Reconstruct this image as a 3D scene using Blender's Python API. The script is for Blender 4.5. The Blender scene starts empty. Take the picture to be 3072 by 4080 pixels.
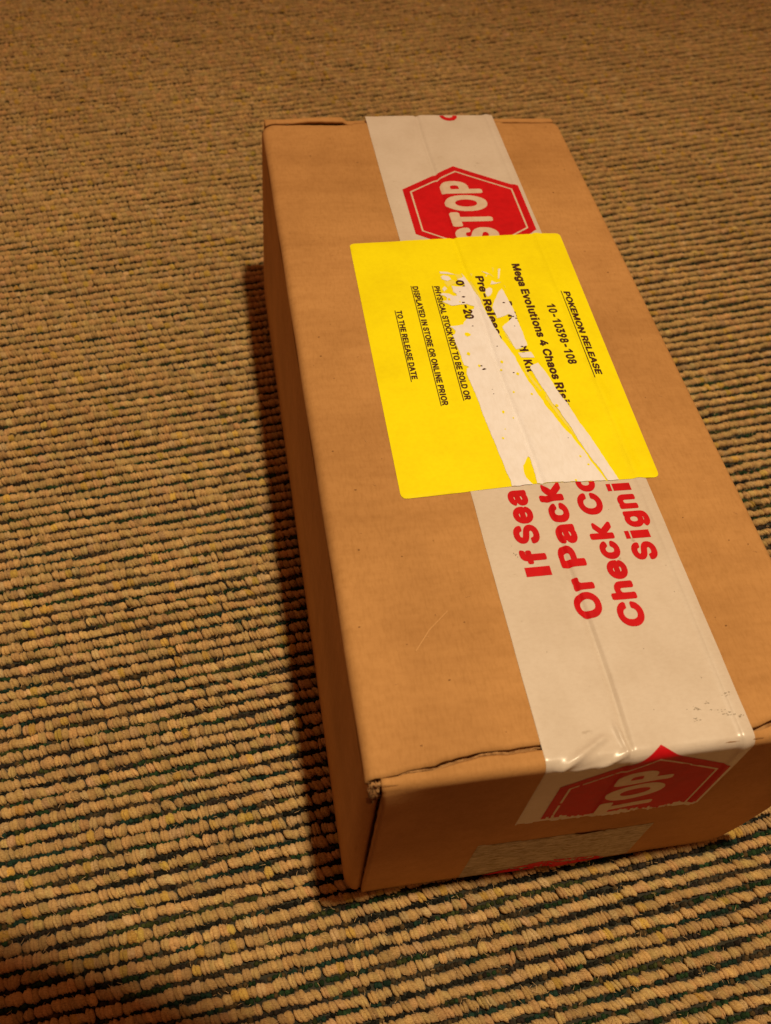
import bpy, bmesh, math, random, json
import numpy as np
from mathutils import Vector, Matrix

# ---------------------------------------------------------------- camera, light, exposure
S = 0.177                     # metres per unit: one unit is the width of the box
L, H = 2.2279, 0.6702         # length and height of the box in units
sc = bpy.context.scene
C = sc.collection
cam_d = bpy.data.cameras.new('camera'); cam = bpy.data.objects.new('camera', cam_d); C.objects.link(cam)
Rm = Matrix(((0.98199817, 0.07683518, -0.17255707), (-0.16493398, 0.79405197, -0.58504551), (0.09206721, -0.60297414 * -1, 0.79243032)))
cam.matrix_world = Matrix.Translation(Vector((-0.22211723, -0.5993085, 1.65790461 + H)) * S) @ Rm.to_4x4()
cam_d.sensor_fit = 'VERTICAL'; cam_d.sensor_height = 36.0; cam_d.lens = 32.871
cam_d.clip_start = 0.01; cam_d.clip_end = 50
cam_d.dof.use_dof = True; cam_d.dof.focus_distance = 0.40; cam_d.dof.aperture_fstop = 14
sc.camera = cam
w = bpy.data.worlds.new('World'); sc.world = w; w.use_nodes = True
w.node_tree.nodes['Background'].inputs[0].default_value = (1.0, 0.34, 0.14, 1)
w.node_tree.nodes['Background'].inputs[1].default_value = 0.23
ld = bpy.data.lights.new('ceiling_bulb', 'SPOT'); ld.energy = 157; ld.spot_size = math.radians(104); ld.spot_blend = 1.0; ld.shadow_soft_size = 0.045; ld.color = (1.0, 0.785, 0.51)
lamp = bpy.data.objects.new('ceiling_bulb', ld); C.objects.link(lamp)
lamp.location = (1.27 * S, 0.25 * S, (11.0 + H) * S)
lamp.rotation_euler = (Vector((0.6, -3.7, 0)) * S - lamp.location).to_track_quat('-Z', 'Y').to_euler()
sc.view_settings.view_transform = 'Standard'; sc.view_settings.look = 'None'
sc.view_settings.exposure = 0; sc.view_settings.gamma = 1; sc.view_settings.use_curve_mapping = False

rng = np.random.default_rng(7); random.seed(7)

# ---------------------------------------------------------------- materials
def mat(name, col, rough=0.8, noise=None, bump=None, spec=0.3, attr=False, sheen=0.0, coat=0.0):
    """noise: list of (scale xyz, colour2, lo, hi); bump: list of (scale xyz, distance)"""
    m = bpy.data.materials.new(name); m.use_nodes = True
    nt = m.node_tree; b = nt.nodes['Principled BSDF']
    b.inputs['Roughness'].default_value = rough
    b.inputs['Specular IOR Level'].default_value = spec
    b.inputs['Sheen Weight'].default_value = sheen
    b.inputs['Coat Weight'].default_value = coat
    b.inputs['Coat Roughness'].default_value = 0.18
    tc = nt.nodes.new('ShaderNodeTexCoord')
    def nz(scale, detail=4, rg=0.6):
        mp = nt.nodes.new('ShaderNodeMapping'); mp.inputs['Scale'].default_value = scale
        nt.links.new(tc.outputs['Object'], mp.inputs[0])
        n = nt.nodes.new('ShaderNodeTexNoise'); n.inputs['Scale'].default_value = 1.0
        n.inputs['Detail'].default_value = detail; n.inputs['Roughness'].default_value = rg
        nt.links.new(mp.outputs[0], n.inputs['Vector']); return n
    if attr:
        a = nt.nodes.new('ShaderNodeVertexColor'); a.layer_name = 'Col'; out = a.outputs[0]
    else:
        a = nt.nodes.new('ShaderNodeRGB'); a.outputs[0].default_value = (*col, 1); out = a.outputs[0]
    for (scl, c2, lo, hi) in (noise or []):
        n = nz(scl); r = nt.nodes.new('ShaderNodeMapRange')
        r.inputs[1].default_value = lo; r.inputs[2].default_value = hi
        nt.links.new(n.outputs[0], r.inputs[0])
        mx = nt.nodes.new('ShaderNodeMix'); mx.data_type = 'RGBA'
        if attr or len(c2) == 4: mx.blend_type = 'MULTIPLY'
        nt.links.new(r.outputs[0], mx.inputs[0]); nt.links.new(out, mx.inputs[6])
        mx.inputs[7].default_value = (c2[0], c2[1], c2[2], 1); out = mx.outputs[2]
    nt.links.new(out, b.inputs['Base Color'])
    prev = None
    for (scl, dist) in (bump or []):
        n = nz(scl, 3); bn = nt.nodes.new('ShaderNodeBump'); bn.inputs['Distance'].default_value = dist
        nt.links.new(n.outputs[0], bn.inputs['Height'])
        if prev: nt.links.new(prev.outputs[0], bn.inputs['Normal'])
        prev = bn
    if prev: nt.links.new(prev.outputs[0], b.inputs['Normal'])
    return m

def cardboard(name, base):
    return mat(name, base, 0.82, noise=[
        ((22, 14, 22), (0.80, 0.77, 0.72, 1), 0.35, 0.75),
        ((5, 75, 5), (0.90, 0.88, 0.85, 1), 0.42, 0.72),
        ((140, 420, 140), (0.90, 0.88, 0.84, 1), 0.4, 0.8),
        ((900, 260, 900), (0.88, 0.86, 0.80, 1), 0.45, 0.75),
        ((330, 330, 330), (0.42, 0.36, 0.30, 1), 0.735, 0.76),
        ((300, 380, 300), (1.35, 1.45, 1.7, 1), 0.735, 0.765)],
        bump=[((30, 10, 30), 0.0006), ((700, 700, 700), 0.00005)], spec=0.25)

M = {}
M['kraft'] = cardboard('kraft_cardboard', (0.535, 0.285, 0.096))
M['kraft_raw'] = mat('torn_cardboard', (0.40, 0.22, 0.085), 0.95, noise=[((500, 500, 500), (0.6, 0.55, 0.5, 1), 0.4, 0.6)], bump=[((600, 600, 600), 0.0004)])
M['kraft_in'] = mat('inner_cardboard', (0.42, 0.22, 0.08), 0.95, noise=[((200, 200, 200), (0.6, 0.55, 0.5, 1), 0.4, 0.7)])
M['tape'] = mat('white_vinyl_tape', (0.66, 0.59, 0.49), 0.32, noise=[
        ((60, 45, 60), (0.90, 0.88, 0.85, 1), 0.4, 0.8),
        ((500, 900, 500), (0.95, 0.94, 0.93, 1), 0.4, 0.7),
        ((95, 130, 95), (0.62, 0.57, 0.50, 1), 0.685, 0.77)], bump=[((55, 18, 55), 0.0005), ((500, 500, 500), 0.00004)], spec=0.4, coat=0.12)
M['tape_old'] = mat('worn_tape', (0.56, 0.50, 0.36), 0.5, noise=[
        ((120, 120, 700), (0.55, 0.48, 0.36, 1), 0.35, 0.65),
        ((400, 400, 1500), (0.55, 0.45, 0.35, 1), 0.5, 0.62)], bump=[((300, 300, 900), 0.0002)])
M['red'] = mat('red_ink', (0.60, 0.008, 0.012), 0.5, noise=[((300, 300, 300), (0.85, 0.8, 0.8, 1), 0.4, 0.8), ((60, 60, 60), (0.88, 0.9, 0.9, 1), 0.4, 0.7)], spec=0.12,
        bump=[((55, 18, 55), 0.0004)])
M['print_beige'] = mat('unprinted_tape', (0.68, 0.56, 0.42), 0.35, noise=[((300, 300, 300), (0.9, 0.8, 0.75, 1), 0.4, 0.8)], spec=0.4, coat=0.2)
M['yellow'] = mat('yellow_label_paper', (0.93, 0.85, 0.003), 0.6, noise=[((40, 40, 40), (0.92, 0.89, 0.8, 1), 0.4, 0.75), ((500, 500, 500), (0.96, 0.95, 0.9, 1), 0.4, 0.7)],
        bump=[((45, 20, 45), 0.0005), ((600, 600, 600), 0.00003)], spec=0.12)
M['yellow_worn'] = mat('scuffed_yellow_paper', (0.86, 0.78, 0.12), 0.8, noise=[((500, 250, 500), (0.95, 0.93, 0.9, 1), 0.4, 0.8)])
M['paper'] = mat('torn_white_paper', (0.85, 0.85, 0.86), 0.85, noise=[((120, 120, 120), (0.95, 0.93, 0.9, 1), 0.4, 0.8), ((700, 250, 700), (0.95, 0.94, 0.92, 1), 0.4, 0.7)],
        bump=[((45, 20, 45), 0.0004), ((600, 600, 600), 0.00005)], spec=0.15)
M['ink'] = mat('dark_ink', (0.055, 0.012, 0.006), 0.6, noise=[((900, 900, 900), (1.5, 1.4, 1.3, 1), 0.5, 0.75)], spec=0.3)
M['loop'] = mat('looped_pile_yarn', (1, 1, 1), 0.9, attr=True, noise=[((700, 2500, 700), (0.66, 0.60, 0.5), 0.35, 0.7), ((9, 9, 9), (0.90, 0.88, 0.86), 0.4, 0.65)],
        bump=[((1500, 1500, 1500), 0.0005)], spec=0.15, sheen=0.1)
M['yarn'] = mat('dark_ground_yarn', (1, 1, 1), 0.95, attr=True, noise=[((1600, 1600, 1600), (0.45, 0.45, 0.4), 0.4, 0.7)], bump=[((1500, 1500, 1500), 0.0006)], spec=0.1)
M['wood'] = mat('brown_wood', (0.16, 0.075, 0.03), 0.5, noise=[((6, 60, 6), (0.5, 0.45, 0.4, 1), 0.4, 0.7)])

# ---------------------------------------------------------------- helpers
ROOTLOC = Vector((0.5 * S, L / 2 * S, 0))
def W(x, y, z):               # box units (z = 0 on the lid) -> metres relative to the box's root
    return (x * S - ROOTLOC.x, y * S - ROOTLOC.y, (z + H) * S)

def link(name, me, material, parent=None, smooth=True, auto=None):
    o = bpy.data.objects.new(name, me); C.objects.link(o)
    if material is not None: me.materials.append(material)
    if parent is not None: o.parent = parent
    if smooth and len(me.polygons): me.polygons.foreach_set('use_smooth', [True] * len(me.polygons))
    return o

def mesh_np(name, V, F):
    """V (n,3), F (m,k) all same k"""
    me = bpy.data.meshes.new(name)
    V = np.asarray(V, np.float32); F = np.asarray(F, np.int32); k = F.shape[1]
    me.vertices.add(len(V)); me.vertices.foreach_set('co', V.ravel())
    me.loops.add(F.size); me.loops.foreach_set('vertex_index', F.ravel())
    me.polygons.add(len(F)); me.polygons.foreach_set('loop_start', np.arange(0, F.size, k, dtype=np.int32))
    me.polygons.foreach_set('loop_total', np.full(len(F), k, np.int32))
    me.update(calc_edges=True); me.validate()
    return me

def grid(name, us, vs, fn, material, parent, thick=None, flip=False, off=-1):
    V = [W(*fn(u, v)) for v in vs for u in us]
    nu = len(us); F = []
    for j in range(len(vs) - 1):
        for i in range(nu - 1):
            a = j * nu + i; q = (a, a + 1, a + nu + 1, a + nu)
            F.append(q[::-1] if flip else q)
    o = link(name, mesh_np(name, V, F), material, parent)
    if thick:
        s = o.modifiers.new('thickness', 'SOLIDIFY'); s.thickness = thick * S; s.offset = off
    return o

def sm(a, b, x):
    t = min(1, max(0, (x - a) / (b - a))); return t * t * (3 - 2 * t)
def g(x, c, w): return math.exp(-((x - c) / w) ** 2)
def wob(x, seed=0.0):
    return (math.sin(x * 37 + seed) + 0.6 * math.sin(x * 83 + 1.7 * seed) + 0.45 * math.sin(x * 171 + 3.1 * seed) + .3 * math.sin(x * 402 + seed)) / 2.3

def crease_x(y): return 0.511 + 0.006 * math.sin(3.1 * y + 0.4) + .003 * math.sin(11 * y)
def ztop(x, y):
    z = 0.0035 * math.sin(2.4 * x + 1.0) * math.sin(1.9 * y + 0.3) + 0.0012 * math.sin(9 * x + 4 * y)
    z += -0.0036 * g(x, crease_x(y), 0.008)
    return z
def tape_extra(x, y):
    """wrinkles of the tape itself"""
    z = 0.0
    z += 0.0036 * sm(0.742, 0.752, x) * (1 - sm(0.757, 0.775, x)) + 0.0006
    z += 0.0030 * sm(-.0055, .0055, x - crease_x(y) - .004) * (1 - sm(.02, .12, x - crease_x(y))) * (1 - .55 * sm(.3, .7, y))
    if y < 0.12:
        # diagonal tuck near the front fold
        def ridge(x0, y0, x1, y1, w, h):
            dx, dy = x1 - x0, y1 - y0; l = math.hypot(dx, dy); t = ((x - x0) * dx + (y - y0) * dy) / l
            d = ((x - x0) * dy - (y - y0) * dx) / l
            return h * math.exp(-(d / w) ** 2) * sm(-0.01, 0.015, t) * (1 - sm(l - 0.015, l + 0.01, t))
        z += ridge(.365, -.012, .478, .045, .0075, .007) + ridge(.44, -.022, .515, .012, .006, .0045)
        z += ridge(.500, .070, .512, .0, .006, .005) + ridge(.395, -.020, .47, -.006, .005, .003)
    return max(z, 0.0002)

RF = 0.02                       # radius of the front fold
YF = -0.004                     # plane of the front face
def fdisp(x, z):
    u = min(1, max(0, (x - .03) / .96)); t = min(1, max(0, -z / H))
    return -0.004 * math.sin(math.pi * t) * (1 - u) - 0.007 * g(u, 0, .06) * (1 - t) * sm(0, .1, t) + 0.003 * math.sin(9 * x) * t * .4
def path(x, s, off=0.0, extra=True):
    """s = distance along the lid (s>0) then over the fold and down the front (s<0)"""
    e = (tape_extra(x, s) if extra else 0.0) + off
    s0 = YF + RF
    if s >= s0: return (x, s, ztop(x, s) + e)
    t = (s0 - s) / RF
    zt = ztop(x, s0)
    if t < math.pi / 2:
        return (x, s0 - (RF + e) * math.sin(t), zt * math.cos(t) - RF + (RF + e) * math.cos(t))
    d = s0 - s - RF * math.pi / 2
    return (x, YF - e + fdisp(x, -RF - d), -RF - d)

# ---------------------------------------------------------------- the box
box = bpy.data.objects.new('cardboard_box', None); C.objects.link(box); box.location = ROOTLOC
box['label'] = 'long brown cardboard shipping box sealed with white stop-sign tape, lying on striped carpet'
box['category'] = 'box'

def seam(x): return (0.014 + 0.009 * sm(0.02, 0.1, x) + 0.014 * sm(0.1, 0.25, x) - 0.02 * sm(0.5, 0.75, x) + 0.014 * sm(.77, .84, x)
                     + 0.0028 * wob(x, 0.3))
def back(x): return 2.206 + 0.010 * sm(0.0, 0.05, x) + 0.002 * wob(x, 2.2) - 0.02 * sm(0.03, -0.01, x)
RS = 0.022
def bulge(y, z): return 0.007 * math.sin(math.pi * min(1, max(0, y / L))) * math.sin(math.pi * min(1, max(0, -z / H)))
def xleft(y, z):
    rr = 0.03; d = max(0.0, y - (L - rr)) ; return -bulge(y, z) + (rr - math.sqrt(max(0, rr * rr - min(d, rr) ** 2))) * .8
def xright(y, z):
    t = -z / H
    prof = np.interp(t, [0, .35, .68, .86, .95, 1.0], [1.0, 1.012, 1.005, .975, .955, .925])
    rr = 0.04; d = max(0.0, y - (L - rr)); return float(prof) * 1.0 - (rr - math.sqrt(max(0, rr * rr - min(d, rr) ** 2))) * .8

# lid: left rounded crease, flat top, right rounded crease
prof = []
for k in range(0, 7):
    a = math.pi / 2 * k / 6; prof.append(('L', a))
for x in sorted(list(np.arange(0.03, 0.975, 0.0105)) + list(np.arange(0.4801, 0.545, 0.0031))): prof.append(('T', float(x)))
for k in range(0, 7):
    a = math.pi / 2 * (1 - k / 6); prof.append(('R', a))
ts = np.concatenate([np.linspace(0, 0.03, 7)[:-1], np.linspace(0.03, 0.97, 70)[:-1], np.linspace(0.97, 1, 8)])
def lid(u, t):
    kind, a = prof[u]
    if kind == 'L': xx = RS * (1 - math.cos(a)); zz = -RS * (1 - math.sin(a))
    elif kind == 'R': xx = 1 - RS * (1 - math.cos(a)); zz = -RS * (1 - math.sin(a))
    else: xx = a; zz = 0
    y0 = seam(xx) + 0.004 + 0.0045 * sm(.06, .12, xx) + .0012 * wob(xx * 1.3, 6); y1 = back(xx)
    if xx < .03: y0 += 0.002
    y = y0 + (y1 - y0) * t
    if kind == 'L': xx += xleft(y, -0.02) + 0.0006 * math.sin(17 * y)
    if kind == 'R': xx += xright(y, -0.02) - 1.0
    if kind == 'T': zz = ztop(xx, y)
    else:
        zz += ztop(min(.97, max(.03, xx)), y) * (a / (math.pi / 2))
    if t > .985: zz -= 0.010 * ((t - .985) / .015) ** 2 * (1 if not .3 < xx < .8 else .3)
    if t < .01 and xx < .3: zz -= 0.003 * (1 - t / .01)
    return (xx, y, zz)
grid('lid_panel', list(range(len(prof))), list(ts), lid, M['kraft'], box, thick=0.016)

ys = list(np.linspace(0.045, L - .0, 60)); zs = list(np.linspace(-RS, -H, 16))
grid('side_panel', ys, zs, lambda y, z: (xleft(y, z), y, z), M['kraft'], box, flip=False)
grid('side_panel', ys, zs, lambda y, z: (xright(y, z), y, z), M['kraft'], box, flip=True)
# the left side's flap, turned round the front corner and tucked behind the front panel
fl = []
for k in range(0, 9):
    a = math.pi / 2 * k / 8; fl.append((0.022 * (1 - math.cos(a)), 0.045 - 0.040 * math.sin(a)))
fl += [(0.026, .008), (0.030, .016), (.036, .030), (0.050, .050), (0.10, .055), (0.2, .055), (0.3, .055)]
def tuck(i, z):
    x, y = fl[i]; t = -z / H
    if i > 8: y = 0.005 + (y - 0.005) * (0.35 + 0.65 * (1 - t))
    return (x - bulge(y, z) * (1 - min(1, i / 8)) + 0.004 * t * min(1, i / 8) ** 2, y, z)
grid('tuck_flap', list(range(len(fl))), list(np.linspace(-0.024, -H, 16)), tuck, M['kraft'], box, flip=True)
fr = [(1 - x, y + .01) for x, y in fl]
grid('tuck_flap', list(range(len(fr))), list(np.linspace(-0.024, -H, 12)), lambda i, z: (fr[i][0] - .03 - .05 * (-z / H), fr[i][1], z), M['kraft'], box, flip=True)
grid('bottom_panel', [0.03, .93], [0.03, L - .03], lambda x, y: (x, y, -H + 0.004), M['kraft_in'], box)

# front panel with a lip folded over on to the lid
def fxl(z): return float(np.interp(-z, [0, .05, .35, H], [0.0275, 0.031, 0.034, 0.037]))
def fxr(z): return float(np.interp(-z, [0, .3, .455, .577, .64, H + .01], [0.985, 1.015, 1.010, .984, .962, .93]))
fs = [None, None, None, None, None] + [0.016 - RF * math.pi / 2 * k / 8 for k in range(9)] + [0.016 - RF * math.pi / 2 - d for d in np.linspace(0.01, H - RF - .002, 26)]
fu = np.concatenate([np.linspace(0, 1, 110)])
def bare(x): return 1 - sm(.30, .335, x) * (1 - sm(.785, .81, x))
def front(ti, k):
    u = fu[ti]
    if k < 5:
        x = 0.0275 + u * (0.985 - .0275); s1 = seam(x) - 0.0015 + 0.0012 * wob(x, 5.1)
        s = s1 + (0.016 - s1) * k / 5 if s1 > 0.0165 else 0.0162 + .0001 * (5 - k)
        px = path(x, s, 0.0006, False)
        return (x, px[1], px[2] + 0.0016 * g(px[1], .014, .008) * bare(x) - (0.003 if k == 0 else 0) + (0.0012 * wob(x, 7) if k < 3 else 0))
    s = fs[k]; p0 = path(.5, s, 0, False); z = p0[2]
    x = fxl(z) + u * (fxr(z) - fxl(z)) + (0.0012 * wob(z * 2.2, 3) if ti == 0 else 0)
    px = path(x, s, 0.0006, False)
    t = -px[2] / H
    yb = 0
    zz = px[2]
    if k == len(fs) - 1: zz += 0.004 * math.sin(6 * x) + 0.003 * wob(x, 4)
    zz += 0.0022 * g(s, 0.006, .010) * bare(x); yb -= 0.001 * g(s, -0.004, .010) * bare(x)
    return (x, px[1] + yb, zz)
grid('front_panel', list(range(len(fu))), list(range(len(fs))), front, M['kraft'], box, thick=0.015, flip=True)
# torn paper fibres in the seam between lid and lip
tb = []
for x in np.linspace(0.032, 0.345, 90): tb.append(float(x))
grid('torn_edge', tb, [0, 1, 2], lambda x, v: (x, seam(x) + 0.0012 + v * 0.0017 * sm(.04, .12, x) + .0009 * wob(x, 9 + v), -0.0022 - .0012 * abs(v - 1) + 0.0012 * wob(x, 2 + v)), M['kraft_raw'], box)
# crushed corner of the lid, folded down at the near left
def crush(i, j):
    u, v = i / 10, j / 8
    x = 0.0035 + 0.025 * u * (1 - .45 * v ** 2) + .004 * v; z = -0.002 - 0.062 * v * (1 - .15 * u) ; y = 0.014 - 0.012 * math.sin(math.pi * .5 * v)
    return (x + 0.0015 * math.sin(40 * u + 9 * v), y + 0.0028 * math.sin(23 * u + 31 * v) + .0015 * math.sin(60 * v), z + 0.0015 * math.sin(33 * u))
grid('crushed_corner', list(range(11)), list(range(9)), crush, M['kraft_raw'], box, thick=0.006)
# inner flaps under the seams
grid('inner_flap', [0.02, .5, .98], [-0.0, 0.06, .12], lambda x, y: (x, y + .004, -0.022), M['kraft_in'], box)
grid('inner_flap', [0.02, .5, .98], [2.12, 2.18, L], lambda x, y: (x, y, -0.024), M['kraft_in'], box)
# back panel and its lip, lifted near the left
def blip(x, k):
    lift = 0.008 * sm(0.06, 0.20, x) * (1 - sm(0.262, 0.285, x)) + 0.001 - .010 * sm(.335, .35, x) * (1 - sm(.76, .78, x)) - .001 * sm(.76, .79, x)
    lift -= 0.004 + 0.012 * sm(.262, .29, x) * (1 - sm(.335, .35, x))
    if k < 4:
        return (x, back(x) + 0.003 + 0.005 * k, -0.004 + lift * (0.35 + .65 * k / 3) + 0.0015 * wob(x, 8))
    a = math.pi / 2 * (k - 3) / 5
    if k <= 8: return (x, L + 0.016 * math.sin(a) + .006 , -0.016 + 0.016 * math.cos(a) - .004 + lift * math.cos(a))
    return (x, L + .022, -0.02 - (k - 8) / 10 * (H - .02))
grid('back_panel', [float(v) for v in np.linspace(0.012, 0.985, 120)], list(range(0, 19)), blip, M['kraft'], box, thick=.01, flip=False)

# ---------------------------------------------------------------- flat sheets draped over the box
def drape(name, polys, material, parent, off, step=0.03, clip=None, ragged=None, fine=None, tri=None, settle=None):
    """polys: list of outlines (x,s) ; tri: ready (verts, faces) in (x,s)"""
    bm = bmesh.new()
    if tri:
        vs = [bm.verts.new((v[0], v[1], 0)) for v in tri[0]]
        for f in tri[1]:
            try: bm.faces.new([vs[i] for i in f])
            except ValueError: pass
    for p in polys or []:
        try: bm.faces.new([bm.verts.new((x, y, 0)) for x, y in p])
        except ValueError: pass
    bmesh.ops.triangulate(bm, faces=bm.faces[:])
    xs = [v.co.x for v in bm.verts]; ys_ = [v.co.y for v in bm.verts]
    x0, x1, y0, y1 = min(xs), max(xs), min(ys_), max(ys_)
    cuts = [((float(c), 0, 0), (1, 0, 0)) for c in np.arange(math.floor(x0 / step) * step, x1, step)]
    cuts += [((float(c), 0, 0), (1, 0, 0)) for c in np.arange(.4811, .545, .0035) if x0 < c < x1]
    yc = list(np.arange(math.floor(y0 / step) * step, y1, step))
    if y0 < 0.13: yc += list(np.arange(-0.04, 0.12, 0.004))
    if y0 < 0.13 and y1 - y0 > .1: cuts += [((float(c), 0, 0), (1, 0, 0)) for c in np.arange(0.34, 0.78, 0.006)]
    elif x1 - x0 > .05: cuts += [((float(c), 0, 0), (1, 0, 0)) for c in [.735, .742, .749, .756, .763, .770, .777]]
    if fine: yc += list(np.arange(fine[0], fine[1], fine[2]))
    cuts += [((0, float(c), 0), (0, 1, 0)) for c in yc]
    for co, no in cuts:
        bmesh.ops.bisect_plane(bm, geom=bm.verts[:] + bm.edges[:] + bm.faces[:], dist=1e-6, plane_co=co, plane_no=no)
    if ragged:
        dead = [f for f in bm.faces if ragged(f.calc_center_median())]
        bmesh.ops.delete(bm, geom=dead, context='FACES')
    for v in bm.verts:
        o_ = off
        if settle and v.is_boundary: o_ = settle(v.co.x, v.co.y)
        v.co = W(*path(v.co.x, v.co.y, o_))
    bmesh.ops.recalc_face_normals(bm, faces=bm.faces[:])
    me = bpy.data.meshes.new(name); bm.to_mesh(me); bm.free()
    return link(name, me, material, parent)

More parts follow.
